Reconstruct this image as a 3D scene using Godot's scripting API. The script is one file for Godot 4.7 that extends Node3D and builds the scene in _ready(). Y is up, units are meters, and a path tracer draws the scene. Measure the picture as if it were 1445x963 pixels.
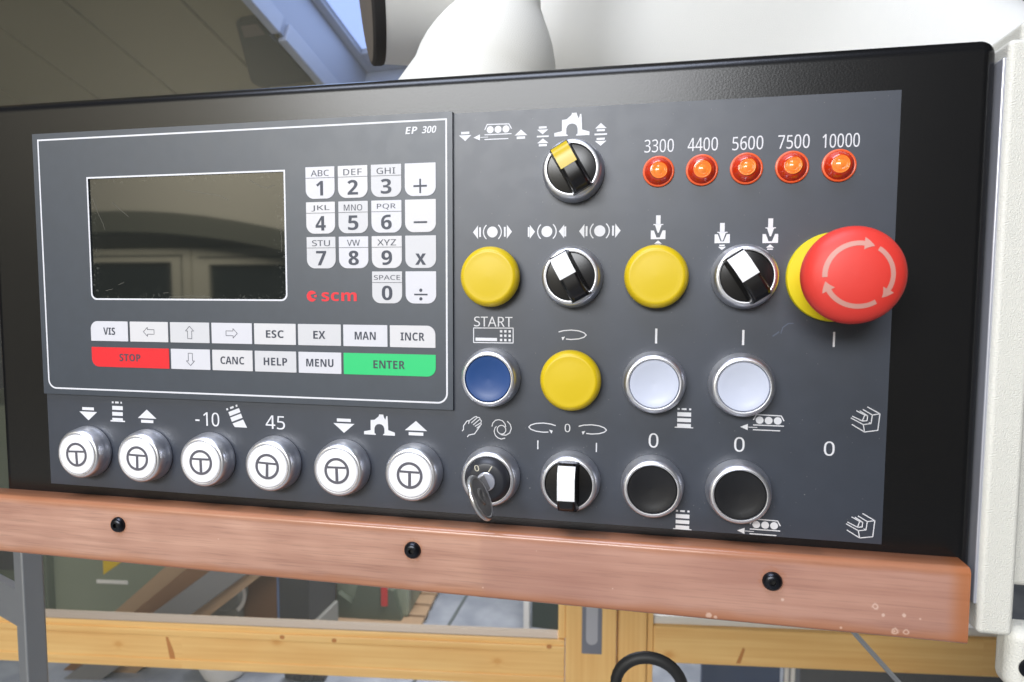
extends Node3D
# A machine control panel seen from about a third of a metre; panel frame: x right, y up, z towards the viewer, panel origin 1.35 m above the floor.

const PANEL := Vector3(0, 1.35, 0)
var mats := {}
var fonts := {}
var used := {}


# ---------------------------------------------------------------- mesh maker (millimetres in, metres out)
class Maker:
	var v := PackedVector3Array()
	var n := PackedVector3Array()
	var t := PackedVector2Array()
	var k := 0.001

	func tri(a: Vector3, b: Vector3, c: Vector3, na: Vector3, nb: Vector3, nc: Vector3, ua := Vector2.ZERO, ub := Vector2.ZERO, uc := Vector2.ZERO) -> void:
		if (b - a).cross(c - a).length_squared() < 1e-14:
			return
		if (b - a).cross(c - a).dot(na + nb + nc) > 0.0:
			v.append_array([a * k, c * k, b * k]); n.append_array([na, nc, nb]); t.append_array([ua, uc, ub])
		else:
			v.append_array([a * k, b * k, c * k]); n.append_array([na, nb, nc]); t.append_array([ua, ub, uc])

	func quad(a: Vector3, b: Vector3, c: Vector3, d: Vector3, na: Vector3, nb: Vector3, nc: Vector3, nd: Vector3, ua := Vector2.ZERO, ub := Vector2.ZERO, uc := Vector2.ZERO, ud := Vector2.ZERO) -> void:
		tri(a, b, c, na, nb, nc, ua, ub, uc)
		tri(a, c, d, na, nc, nd, ua, uc, ud)

	func flat(a: Vector3, b: Vector3, c: Vector3, d: Vector3, nn: Vector3, u0 := Vector2.ZERO, u1 := Vector2.ONE) -> void:
		quad(a, b, c, d, nn, nn, nn, nn, u0, Vector2(u1.x, u0.y), u1, Vector2(u0.x, u1.y))

	# rounded box: centre, size, edge radius
	func rbox(c: Vector3, size: Vector3, r: float, steps := 3) -> Maker:
		var h := size * 0.5
		r = minf(r, minf(h.x, minf(h.y, h.z)) * 0.98)
		var lists := []
		for ax in 3:
			var l := PackedFloat32Array()
			if r > 0.0:
				for i in steps + 1:
					l.append(-h[ax] + r * (1.0 - tan((1.0 - float(i) / steps) * PI / 4)))
				for i in range(steps, -1, -1):
					l.append(h[ax] - r * (1.0 - tan((1.0 - float(i) / steps) * PI / 4)))
			else:
				l.append_array([-h[ax], h[ax]])
			lists.append(l)
		for ax in 3:
			var b1 := (ax + 1) % 3
			var b2 := (ax + 2) % 3
			for s in [-1.0, 1.0]:
				for i in lists[b1].size() - 1:
					for j in lists[b2].size() - 1:
						var ps := []
						var ns := []
						var us := []
						for q in [[0, 0], [1, 0], [1, 1], [0, 1]]:
							var p := Vector3.ZERO
							p[ax] = s * h[ax]; p[b1] = lists[b1][i + q[0]]; p[b2] = lists[b2][j + q[1]]
							var nn := Vector3.ZERO
							if r > 0.0:
								var inner := Vector3(clampf(p.x, -h.x + r, h.x - r), clampf(p.y, -h.y + r, h.y - r), clampf(p.z, -h.z + r, h.z - r))
								nn = (p - inner).normalized()
								p = inner + nn * r
							else:
								nn[ax] = s
							ps.append(c + p); ns.append(nn); us.append(Vector2(p.x, p.y) * 0.01)
						quad(ps[0], ps[1], ps[2], ps[3], ns[0], ns[1], ns[2], ns[3], us[0], us[1], us[2], us[3])
		return self

	func box(lo: Vector3, hi: Vector3, r := 0.0) -> Maker:
		return rbox((lo + hi) * 0.5, hi - lo, r, 2)

	# turned shape round z: profile of (radius, z); corners sharper than 40 degrees stay crisp
	func lathe(prof: Array, at := Vector3.ZERO, seg := 64, basis := Basis()) -> Maker:
		var dirs := []
		for i in prof.size() - 1:
			var d: Vector2 = prof[i + 1] - prof[i]
			dirs.append(Vector2(d.y, -d.x).normalized())
		for i in prof.size() - 1:
			var a: Vector2 = prof[i]
			var b: Vector2 = prof[i + 1]
			var na: Vector2 = dirs[i]
			var nb: Vector2 = dirs[i]
			if i > 0 and dirs[i - 1].dot(dirs[i]) > 0.77: na = (dirs[i - 1] + dirs[i]).normalized()
			if i < dirs.size() - 1 and dirs[i + 1].dot(dirs[i]) > 0.77: nb = (dirs[i + 1] + dirs[i]).normalized()
			for s in seg:
				var a0 := TAU * s / seg
				var a1 := TAU * (s + 1) / seg
				var c0 := Vector3(cos(a0), sin(a0), 0)
				var c1 := Vector3(cos(a1), sin(a1), 0)
				var z := Vector3(0, 0, 1)
				quad(at + basis * (c0 * a.x + z * a.y), at + basis * (c1 * a.x + z * a.y), at + basis * (c1 * b.x + z * b.y), at + basis * (c0 * b.x + z * b.y),
					basis * (c0 * na.x + z * na.y), basis * (c1 * na.x + z * na.y), basis * (c1 * nb.x + z * nb.y), basis * (c0 * nb.x + z * nb.y),
					Vector2(float(s) / seg, a.y * 0.01), Vector2(float(s + 1) / seg, a.y * 0.01), Vector2(float(s + 1) / seg, b.y * 0.01), Vector2(float(s) / seg, b.y * 0.01))
		return self

	# flat polygon facing +z
	func poly(pts: PackedVector2Array, z := 0.0) -> Maker:
		var ix := Geometry2D.triangulate_polygon(pts)
		for i in range(0, ix.size(), 3):
			tri(Vector3(pts[ix[i]].x, pts[ix[i]].y, z), Vector3(pts[ix[i + 1]].x, pts[ix[i + 1]].y, z), Vector3(pts[ix[i + 2]].x, pts[ix[i + 2]].y, z), Vector3.BACK, Vector3.BACK, Vector3.BACK)
		return self

	# polygon with thickness from z0 to z1
	func prism(pts: PackedVector2Array, z0: float, z1: float, basis := Basis(), at := Vector3.ZERO) -> Maker:
		var ix := Geometry2D.triangulate_polygon(pts)
		for i in range(0, ix.size(), 3):
			for e in [[z0, -1.0], [z1, 1.0]]:
				var nn: Vector3 = basis * Vector3(0, 0, e[1])
				tri(at + basis * Vector3(pts[ix[i]].x, pts[ix[i]].y, e[0]), at + basis * Vector3(pts[ix[i + 1]].x, pts[ix[i + 1]].y, e[0]), at + basis * Vector3(pts[ix[i + 2]].x, pts[ix[i + 2]].y, e[0]), nn, nn, nn)
		var area := 0.0
		for i in pts.size():
			area += pts[i].cross(pts[(i + 1) % pts.size()])
		for i in pts.size():
			var a := pts[i]
			var b := pts[(i + 1) % pts.size()]
			var d := (b - a).normalized()
			var nn2 := Vector3(d.y, -d.x, 0) * (1.0 if area > 0 else -1.0)
			var m := basis * nn2
			quad(at + basis * Vector3(a.x, a.y, z0), at + basis * Vector3(b.x, b.y, z0), at + basis * Vector3(b.x, b.y, z1), at + basis * Vector3(a.x, a.y, z1), m, m, m, m)
		return self

	func stroke(pts: Array, w: float, z := 0.0) -> Maker:
		if pts.size() > 2 and pts[0].is_equal_approx(pts[-1]):   # a closed line: two open halves that meet in mid-edge
			var mid: Vector2 = (pts[0] + pts[1]) * 0.5
			var far := pts.size() / 2
			var mid2: Vector2 = (pts[far] + pts[far + 1]) * 0.5 if far + 1 < pts.size() else pts[far]
			stroke([mid] + pts.slice(1, far + 1) + [mid2], w, z)
			stroke([mid2] + pts.slice(far + 1) + [mid], w, z)
			return self
		var p := PackedVector2Array(pts)
		for o in Geometry2D.offset_polyline(p, w * 0.5, Geometry2D.JOIN_ROUND, Geometry2D.END_BUTT):
			poly(o, z)
		return self

	func rect(x0: float, y0: float, x1: float, y1: float, z := 0.0) -> Maker:
		return poly(PackedVector2Array([Vector2(x0, y0), Vector2(x1, y0), Vector2(x1, y1), Vector2(x0, y1)]), z)

	func disc(c: Vector2, r: float, z := 0.0, seg := 32) -> Maker:
		var p := PackedVector2Array()
		for i in seg:
			p.append(c + Vector2(cos(TAU * i / seg), sin(TAU * i / seg)) * r)
		return poly(p, z)

	func ring(c: Vector2, r0: float, r1: float, z := 0.0, a0 := 0.0, a1 := TAU, seg := 48) -> Maker:
		for i in seg:
			var p := a0 + (a1 - a0) * i / seg
			var q := a0 + (a1 - a0) * (i + 1) / seg
			var u := Vector2(cos(p), sin(p))
			var w := Vector2(cos(q), sin(q))
			flat(Vector3(c.x + u.x * r0, c.y + u.y * r0, z), Vector3(c.x + u.x * r1, c.y + u.y * r1, z), Vector3(c.x + w.x * r1, c.y + w.y * r1, z), Vector3(c.x + w.x * r0, c.y + w.y * r0, z), Vector3.BACK)
		return self

	# profile of (y, z) points drawn out along x; crisp where marked by angle
	func extrude_x(prof: Array, x0: float, x1: float, u0 := 0.0, u1 := 1.0) -> Maker:
		var total := 0.0
		for i in prof.size():
			total += prof[i].distance_to(prof[(i + 1) % prof.size()])
		var area := 0.0
		for i in prof.size():
			area += prof[i].cross(prof[(i + 1) % prof.size()])
		var dirs := []
		for i in prof.size():
			var d: Vector2 = (prof[(i + 1) % prof.size()] - prof[i]).normalized()
			dirs.append(Vector2(d.y, -d.x) * (1.0 if area > 0 else -1.0))
		var run := 0.0
		for i in prof.size():
			var j := (i + 1) % prof.size()
			var a: Vector2 = prof[i]
			var b: Vector2 = prof[j]
			var na: Vector2 = dirs[i]
			var nb: Vector2 = dirs[i]
			var before: Vector2 = dirs[(i - 1 + prof.size()) % prof.size()]
			if before.dot(na) > 0.77: na = (before + na).normalized()
			if dirs[j].dot(dirs[i]) > 0.77: nb = (dirs[j] + dirs[i]).normalized()
			var v0 := run / total
			run += a.distance_to(b)
			var v1 := run / total
			quad(Vector3(x0, a.x, a.y), Vector3(x1, a.x, a.y), Vector3(x1, b.x, b.y), Vector3(x0, b.x, b.y), Vector3(0, na.x, na.y), Vector3(0, na.x, na.y), Vector3(0, nb.x, nb.y), Vector3(0, nb.x, nb.y), Vector2(u0, v0), Vector2(u1, v0), Vector2(u1, v1), Vector2(u0, v1))
		var ix := Geometry2D.triangulate_polygon(PackedVector2Array(prof))
		for i in range(0, ix.size(), 3):
			for e in [[x0, -1.0, u0], [x1, 1.0, u1]]:
				var nn := Vector3(e[1], 0, 0)
				tri(Vector3(e[0], prof[ix[i]].x, prof[ix[i]].y), Vector3(e[0], prof[ix[i + 1]].x, prof[ix[i + 1]].y), Vector3(e[0], prof[ix[i + 2]].x, prof[ix[i + 2]].y), nn, nn, nn, Vector2(e[2], 0.05), Vector2(e[2], 0.05), Vector2(e[2], 0.05))
		return self

	# round tube along points with a radius for each
	func tube(pts: Array, radii: Array, seg := 20, squash := 1.0, square := []) -> Maker:
		var rings := []
		var norms := []
		var up := Vector3(0.13, 0.95, 0.27).normalized()
		for i in pts.size():
			var d: Vector3 = (pts[mini(i + 1, pts.size() - 1)] - pts[maxi(i - 1, 0)]).normalized()
			var s := d.cross(up).normalized()
			var w := s.cross(d).normalized()
			var ring_p := []
			var ring_n := []
			for j in seg:
				var a := TAU * j / seg
				var o := s * cos(a) * squash + w * sin(a)
				var nn := o.normalized()
				if square:      # towards a rounded square
					var e: float = 1.0 / square[i]
					o = s * signf(cos(a)) * pow(absf(cos(a)), e) + w * signf(sin(a)) * pow(absf(sin(a)), e)
					nn = (s * signf(cos(a)) * pow(absf(cos(a)), 2.0 - e) + w * signf(sin(a)) * pow(absf(sin(a)), 2.0 - e)).normalized()
				ring_p.append(pts[i] + o * radii[i]); ring_n.append(nn)
			rings.append(ring_p); norms.append(ring_n)
		for i in pts.size() - 1:
			for j in seg:
				var q := (j + 1) % seg
				quad(rings[i][j], rings[i][q], rings[i + 1][q], rings[i + 1][j], norms[i][j], norms[i][q], norms[i + 1][q], norms[i + 1][j], Vector2(float(j) / seg, i), Vector2(float(j + 1) / seg, i), Vector2(float(j + 1) / seg, i + 1), Vector2(float(j) / seg, i + 1))
		for e in [[0, 1], [pts.size() - 1, pts.size() - 2]]:
			var nn: Vector3 = (pts[e[0]] - pts[e[1]]).normalized()
			for j in seg:
				tri(pts[e[0]], rings[e[0]][j], rings[e[0]][(j + 1) % seg], nn, nn, nn)
		return self

	func done() -> ArrayMesh:
		var m := ArrayMesh.new()
		var a := []
		a.resize(Mesh.ARRAY_MAX)
		a[Mesh.ARRAY_VERTEX] = v; a[Mesh.ARRAY_NORMAL] = n; a[Mesh.ARRAY_TEX_UV] = t
		m.add_surface_from_arrays(Mesh.PRIMITIVE_TRIANGLES, a)
		return m


# ---------------------------------------------------------------- naming, placing
func numbered(called: String) -> String:
	used[called] = used.get(called, -1) + 1
	return called if used[called] == 0 else "%s_%03d" % [called, used[called]]

func thing(called: String, label: String, category: String, at := Vector3.ZERO, turn := 0.0, group := "") -> Node3D:
	var o := Node3D.new()
	o.name = numbered(called)
	add_child(o)
	o.position = at
	o.rotation.y = turn
	o.set_meta("label", label)
	o.set_meta("category", category)
	if group: o.set_meta("group", group)
	return o

func part(called: String, parent: Node3D, at := Vector3.ZERO, label := "") -> Node3D:
	var o := Node3D.new()
	o.name = called
	parent.add_child(o, true)
	o.position = at * 0.001
	if label: o.set_meta("label", label)
	return o

func obj(called: String, m: Mesh, mat: Material, parent: Node3D, at := Vector3.ZERO, label := "") -> MeshInstance3D:
	var o := MeshInstance3D.new()
	o.name = called
	o.mesh = m
	o.material_override = mat
	parent.add_child(o, true)
	o.position = at * 0.001
	if label: o.set_meta("label", label)
	return o

func lone(called: String, m: Mesh, mat: Material, label: String, category: String, at := Vector3.ZERO, group := "") -> MeshInstance3D:
	var o := MeshInstance3D.new()
	o.name = numbered(called)
	o.mesh = m
	o.material_override = mat
	add_child(o)
	o.position = at
	o.set_meta("label", label)
	o.set_meta("category", category)
	if group: o.set_meta("group", group)
	return o

func struct(called: String, m: Mesh, mat: Material, at := Vector3.ZERO) -> MeshInstance3D:
	var o := MeshInstance3D.new()
	o.name = numbered(called)
	o.mesh = m
	o.material_override = mat
	add_child(o)
	o.position = at
	o.set_meta("kind", "structure")
	return o


# ---------------------------------------------------------------- materials
func mat(called: String, c: Color, rough := 0.5, metal := 0.0, spec := 0.5) -> StandardMaterial3D:
	var m := StandardMaterial3D.new()
	m.resource_name = called
	m.albedo_color = c
	m.roughness = rough
	m.metallic = metal
	m.metallic_specular = spec
	mats[called] = m
	return m

func noise(freq: float, seed_: int, size := 512, octaves := 4, kind := FastNoiseLite.TYPE_SIMPLEX_SMOOTH) -> NoiseTexture2D:
	var f := FastNoiseLite.new()
	f.noise_type = kind
	f.frequency = freq
	f.seed = seed_
	f.fractal_octaves = octaves
	var t := NoiseTexture2D.new()
	t.width = size; t.height = size
	t.seamless = true
	t.noise = f
	return t

func relief(m: StandardMaterial3D, tex: Texture2D, per_metre: float, cm: float) -> void:
	m.uv1_triplanar = true
	m.uv1_scale = Vector3.ONE * per_metre
	m.heightmap_enabled = true
	m.heightmap_texture = tex
	m.heightmap_scale = cm

func smudge(m: StandardMaterial3D, seed_: int) -> void:
	# handled film: gloss that varies in patches, and a faint dusting in the colour
	var t := noise(0.012, seed_, 512, 5)
	var ramp := Gradient.new()
	ramp.offsets = PackedFloat32Array([0.0, 0.45, 0.62, 1.0])
	ramp.colors = PackedColorArray([Color(0.955, 0.955, 0.955), Color(0.975, 0.975, 0.975), Color(1, 1, 1), Color(1, 1, 1)])
	t.color_ramp = ramp
	m.roughness_texture = t
	m.roughness /= 0.98
	var d := noise(0.02, seed_ + 1, 512, 5)
	var dr := Gradient.new()
	dr.offsets = PackedFloat32Array([0.0, 0.5, 0.8, 1.0])
	dr.colors = PackedColorArray([Color(0.95, 0.95, 0.95), Color(0.98, 0.98, 0.98), Color(1, 1, 1), Color(1, 1, 1)])
	d.color_ramp = dr
	m.albedo_texture = d
	m.uv1_scale = Vector3.ONE * 9.0
	m.heightmap_enabled = false

func c8(r: int, g: int, b: int) -> Color:
	return Color(r / 255.0, g / 255.0, b / 255.0)

func wood_image(w: int, h: int, base: Color, dark: Color, seed_: int, streak: float, knots: Array = []) -> Image:
	var f := FastNoiseLite.new()
	f.seed = seed_; f.frequency = 0.02; f.fractal_octaves = 4
	var g := FastNoiseLite.new()
	g.seed = seed_ + 7; g.frequency = 0.006; g.fractal_octaves = 3
	var im := Image.create(w, h, false, Image.FORMAT_RGB8)
	for y in h:
		for x in w:
			var yy := float(y)
			var k := 0.0
			for q in knots:
				var d := Vector2((x - q.x) / q.z * 0.7, (y - q.y) / q.z)
				var near := exp(-d.length_squared())
				k = maxf(k, near)
				yy += near * q.z * 0.9 * signf(y - q.y)
			var a := f.get_noise_2d(x * 0.06, yy * 3.2) * 0.5 + 0.5
			var b := g.get_noise_2d(x * 0.5, yy * 1.5) * 0.5 + 0.5
			var s := clampf(a * streak + b * 0.45 - 0.25, 0.0, 1.0)
			im.set_pixel(x, y, base.lerp(dark, clampf(s + pow(k, 3.0) * 0.95, 0.0, 1.0)))
	return im

func textured(called: String, im: Image, rough: float) -> StandardMaterial3D:
	var m := mat(called, Color.WHITE, rough)
	m.albedo_texture = ImageTexture.create_from_image(im)
	return m


func make_materials() -> void:
	var fine := noise(0.05, 3)
	var grain := noise(0.09, 11)
	var m := mat("black paint", c8(18, 18, 19), 0.27, 0.0, 0.48)
	var peel := noise(0.22, 5, 2048, 3)
	peel.seamless = false        # one sheet of texture over the whole face, so that no joint shows
	relief(m, peel, 1.8, 0.0026)
	m.uv1_offset = Vector3(0.57, 0.6, 0.5)
	m = mat("label film", c8(42, 49, 62), 0.46, 0.0, 0.8)
	relief(m, grain, 160.0, 0.002)
	smudge(m, 41)
	m = mat("terminal film", c8(47, 56, 68), 0.46, 0.0, 0.7)
	relief(m, grain, 160.0, 0.002)
	smudge(m, 57)
	mat("scuff grey", c8(88, 95, 110), 0.6)
	mat("dust speck", c8(142, 142, 140), 0.9)
	mat("scratch", c8(92, 90, 82), 0.6)
	mat("white ink", c8(222, 222, 226), 0.5)
	mat("key white", c8(212, 211, 216), 0.42)
	mat("key white worn", c8(206, 205, 207), 0.45)
	mat("key white aged", c8(213, 211, 212), 0.4)
	mat("key red", c8(226, 38, 46), 0.42)
	mat("key green", c8(46, 200, 118), 0.42)
	mat("key print", c8(62, 66, 78), 0.5)
	mat("red ink", c8(228, 40, 52), 0.5)
	mat("satin chrome", c8(236, 236, 239), 0.4, 1.0)
	mat("bright chrome", c8(232, 232, 236), 0.12, 1.0)
	m = mat("yellow plastic", c8(214, 184, 18), 0.38)
	m = mat("collar yellow", c8(226, 208, 20), 0.42)
	mat("blue plastic", c8(36, 72, 128), 0.34)
	m = mat("clear white plastic", c8(198, 203, 218), 0.28)
	m = mat("black plastic", c8(30, 30, 32), 0.3)
	relief(m, fine, 300.0, 0.0015)
	mat("knob black", c8(24, 23, 24), 0.26)
	mat("pointer white", c8(240, 240, 240), 0.3)
	mat("pointer yellow", c8(200, 172, 28), 0.3)
	m = mat("stop red", c8(222, 60, 50), 0.48)
	relief(m, grain, 220.0, 0.002)
	mat("faded arrow", c8(204, 146, 134), 0.55)
	m = mat("amber lens", c8(206, 52, 14), 0.22)
	m.clearcoat_enabled = true
	m.clearcoat_roughness = 0.05
	m.subsurf_scatter_enabled = true
	m.subsurf_scatter_strength = 0.25
	m = mat("amber rim", c8(240, 92, 28), 0.3)
	m.clearcoat_enabled = true
	m = mat("amber core", c8(250, 140, 58), 0.14)
	m.clearcoat_enabled = true
	m.clearcoat_roughness = 0.04
	m = mat("t cap white", c8(250, 249, 251), 0.34)
	mat("t print", c8(92, 90, 98), 0.5)
	mat("lock black", c8(44, 45, 50), 0.4)
	mat("lock print", c8(206, 200, 180), 0.5)
	mat("steel", c8(150, 147, 142), 0.42, 0.85)
	mat("key edge", c8(206, 204, 200), 0.3, 0.9)
	mat("screw steel", c8(46, 47, 52), 0.28, 0.8)
	mat("socket dark", c8(12, 12, 12), 0.6)
	m = mat("white casting", c8(250, 250, 247), 0.45)
	relief(m, noise(0.06, 21), 45.0, 0.022)
	m = mat("bell paint", c8(230, 228, 220), 0.5)
	relief(m, noise(0.06, 25), 45.0, 0.02)
	m = mat("cream paint", c8(224, 222, 212), 0.45)
	relief(m, noise(0.06, 23), 40.0, 0.035)
	mat("trim metal", c8(214, 216, 226), 0.3, 0.6)
	m = mat("rubber", c8(52, 50, 50), 0.7)
	relief(m, fine, 40.0, 0.02)
	m = mat("worn rubber", c8(112, 104, 96), 0.7)
	relief(m, fine, 30.0, 0.03)
	mat("hose rubber", c8(34, 34, 34), 0.55)
	mat("galvanised", c8(168, 169, 170), 0.42, 0.75)
	mat("ceiling board", c8(104, 96, 73), 0.8)  # dark olive colour stands in for a shaded ceiling seen through glass
	mat("ceiling gap", c8(16, 14, 11), 0.8)
	mat("reveal paint", c8(140, 146, 160), 0.6)
	mat("window frame", c8(150, 155, 168), 0.5)
	mat("hatch dark", c8(28, 25, 21), 0.6)
	mat("hatch pale", c8(78, 68, 60), 0.6)
	m = mat("sky pane light", c8(180, 205, 255), 0.2)
	m.emission_enabled = true
	m.emission = c8(178, 204, 255)
	m.emission_energy_multiplier = 1.0
	m = mat("concrete", c8(172, 175, 180), 0.5)
	m.albedo_texture = noise_tint(0.012, 31, c8(196, 200, 206), c8(255, 255, 255))
	m.uv1_triplanar = true
	m.uv1_scale = Vector3.ONE * 0.9
	mat("joint", c8(92, 98, 96), 0.8)
	m = mat("machine green", c8(128, 134, 114), 0.5)
	mat("machine green dark", c8(84, 90, 74), 0.6)
	mat("machine grey", c8(128, 126, 118), 0.5)
	mat("dark green board", c8(36, 48, 40), 0.6)
	mat("brown board", c8(124, 88, 58), 0.6)
	mat("timber", c8(168, 138, 106), 0.65)
	mat("timber grey", c8(120, 118, 116), 0.65)
	mat("blue paint", c8(104, 122, 160), 0.5)
	mat("blue dark", c8(62, 76, 104), 0.5)
	mat("grey crate", c8(84, 84, 86), 0.6)
	mat("film wrap", c8(222, 216, 204), 0.25)
	mat("black box", c8(58, 56, 55), 0.6)
	mat("sign yellow", c8(214, 178, 20), 0.5)
	mat("signal red", c8(186, 48, 44), 0.5)
	mat("white paint", c8(226, 222, 214), 0.5)
	mat("dust", c8(164, 148, 128), 0.8)
	mat("grip metal", c8(150, 150, 156), 0.4, 0.7)
	mat("grip hollow", c8(196, 194, 196), 0.35, 0.5)
	m = mat("glass", Color(0.6, 0.62, 0.58, 0.045), 0.02, 0.0, 0.25)  # its slight grey opacity stands in for haze over the workshop
	m.transparency = BaseMaterial3D.TRANSPARENCY_ALPHA
	mat("room wall", c8(214, 208, 190), 0.7)
	mat("sash cream", c8(226, 220, 196), 0.6)
	mat("dark pane", c8(52, 58, 58), 0.3)
	mat("beam dark", c8(112, 112, 98), 0.7)
	# lacquered rail
	var rail := Image.create(2048, 384, false, Image.FORMAT_RGB8)
	var f := FastNoiseLite.new()
	f.seed = 5; f.frequency = 0.02; f.fractal_octaves = 5
	var g := FastNoiseLite.new()
	g.seed = 9; g.frequency = 0.004; g.fractal_octaves = 3
	var rp := rail_profile()
	var run := [0.0]
	for i in rp.size():
		run.append(run[i] + rp[i].distance_to(rp[(i + 1) % rp.size()]))
	var whole: float = run[-1]
	var v_arris: float = run[3] / whole
	var v_front: float = run[10] / whole       # where the flat front begins, at y = -129.0
	var v_low: float = run[11] / whole         # and ends, at y = -158.2
	for y in 384:
		for x in 2048:
			var a := f.get_noise_2d(x * 0.06, y * 2.2) * 0.5 + 0.5
			var b := g.get_noise_2d(x * 0.8, y * 1.4) * 0.5 + 0.5
			var fine_ := f.get_noise_2d(x * 0.3 + 500, y * 9.5)
			var c := c8(196, 151, 129).lerp(c8(152, 106, 88), clampf(a * 0.75 + b * 0.8 - 0.45, 0.0, 1.0))  # the pale pink includes a hazy gloss reflection put into the wood colour
			c = c.darkened(0.075 * smoothstep(0.1, 0.5, fine_)).lightened(0.03 * smoothstep(0.15, 0.5, -fine_))
			# right of an old repair line the lacquer is a little greyer
			var line := 1235.0 + sin(y * 0.02) * 8.0
			c = c.lerp(c8(168, 120, 108), 0.4 * smoothstep(line - 6.0, line + 8.0, float(x)) * (0.5 + b * 0.5))
			# thicker orange varnish along the rounded edges, uneven from place to place
			var vv := y / 384.0
			var edge_w := 0.012 + 0.03 * (f.get_noise_2d(x * 0.3, 77.0) * 0.5 + 0.5)
			var thick := maxf(1.0 - smoothstep(v_front - 0.03, v_front + edge_w, vv), smoothstep(v_low - edge_w * 2.0, v_low + 0.015, vv))
			c = c.lerp(c8(162, 95, 52), 0.78 * thick * (0.6 + 0.4 * a))
			if x > 2010: c = c.lerp(c8(170, 96, 46), 0.6 * smoothstep(2010.0, 2042.0, float(x)))
			# grey dirt rubbed into the top edge here and there
			if vv > v_arris - 0.12 and vv < v_arris: c = c.darkened(0.12 * smoothstep(0.0, 0.4, g.get_noise_2d(x * 1.6, 40.0)))
			rail.set_pixel(x, y, c)
	# varnish pooled round the screws, dents and paint flecks at the right end (positions in millimetres along and up the front)
	var mark := func(mx: float, my: float, r0: float, r1: float, col: Color, k: float) -> void:
		var px := (mx + 330.0) / 544.5 * 2048.0
		var py := (v_front + (v_low - v_front) * (-129.0 - my) / 29.2) * 384.0
		var sx := 2048.0 / 544.5
		var sy := (v_low - v_front) * 384.0 / 29.2
		for j in range(int(py - r1 * sy) - 2, int(py + r1 * sy) + 3):
			for i in range(int(px - r1 * sx) - 2, int(px + r1 * sx) + 3):
				if i < 0 or i > 2047 or j < 0 or j > 383: continue
				var d := Vector2((i - px) / sx, (j - py) / sy).length() * (1.0 + 0.35 * f.get_noise_2d(i * 6.0, j * 6.0))
				var w := smoothstep(r0 - 0.45, r0, d) * (1.0 - smoothstep(minf(r1 - 0.45, r1 * 0.55), r1, d)) * k
				rail.set_pixel(i, j, rail.get_pixel(i, j).lerp(col, clampf(w, 0.0, 1.0)))
	for x in [-212.7, -38.6, 134.0]:
		mark.call(x, -138.0, 0.0, 6.6, c8(160, 92, 52), 0.32)
	for q in [[138.5, -147.0, 0.0, 1.1], [177.2, -146.4, 1.0, 2.0], [180.6, -150.0, 0.0, 1.1], [188.9, -149.3, 0.0, 1.3], [195.4, -150.2, 0.0, 0.7], [185.5, -156.9, 1.1, 2.2], [185.3, -156.9, 0.0, 0.8], [190.0, -156.8, 1.0, 1.9], [106.5, -157.6, 0.0, 2.0], [109.5, -158.4, 0.0, 1.4], [163.5, -157.6, 0.0, 0.9], [-2.0, -154.5, 0.0, 0.7], [-150.0, -141.0, 0.0, 0.6], [62.0, -149.0, 0.0, 0.6], [25.0, -133.5, 0.0, 0.5]]:
		mark.call(q[0], q[1], q[2] * 0.9, q[3] * 0.85, c8(234, 208, 192), 0.6)
	m = textured("rail lacquer", rail, 0.5)
	m.clearcoat_enabled = true
	m.clearcoat = 0.8
	m.clearcoat_roughness = 0.16
	mat("rail edge", c8(172, 88, 34), 0.25).clearcoat_enabled = true
	mat("scuff", c8(228, 198, 178), 0.6)
	var pine := wood_image(1024, 256, c8(246, 204, 134), c8(222, 164, 94), 15, 0.7, [Vector3(260, 190, 16), Vector3(690, 60, 10), Vector3(845, 215, 12)])
	m = textured("pine", pine, 0.4)
	m.uv1_triplanar = true
	m.uv1_scale = Vector3(1.3, 5.0, 1.3)
	m = textured("pine upright", rotated(pine), 0.4)
	m.uv1_triplanar = true
	m.uv1_scale = Vector3(5.0, 1.3, 1.3)
	mat("pine groove", c8(158, 98, 44), 0.7)
	mat("knot", c8(192, 130, 74), 0.5)
	# display glass: scratched film, most of the wear along its borders
	var sc := Image.create(1024, 576, false, Image.FORMAT_RGB8)
	for y in 576:
		for x in 1024:
			var edge := minf(minf(x, 1023 - x) / 1024.0, minf(y, 575 - y) / 576.0)
			var w := f.get_noise_2d(x * 1.7, y * 1.7)
			var spot := clampf((absf(w) - 0.30) * 3.0, 0.0, 1.0) * clampf(1.0 - edge / 0.07, 0.0, 1.0)
			var line2 := clampf(1.0 - absf(g.get_noise_2d(x * 1.4 + 300, y * 2.1)) * 42.0, 0.0, 1.0) * clampf(1.0 - edge / 0.2, 0.0, 1.0) * 0.3
			sc.set_pixel(x, y, c8(32, 34, 32).lerp(c8(150, 148, 138), clampf(spot * 0.5 + line2 * 0.5, 0, 1)))
	m = textured("display glass", sc, 0.03)
	m.metallic_specular = 1.0
	mat("display recess", c8(10, 10, 10), 0.5)

func rotated(im: Image) -> Image:
	var r: Image = im.duplicate()
	r.rotate_90(CLOCKWISE)
	return r

func noise_tint(freq: float, seed_: int, a: Color, b: Color) -> NoiseTexture2D:
	var t := noise(freq, seed_)
	var ramp := Gradient.new()
	ramp.set_color(0, a); ramp.set_color(1, b)
	t.color_ramp = ramp
	return t


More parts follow.
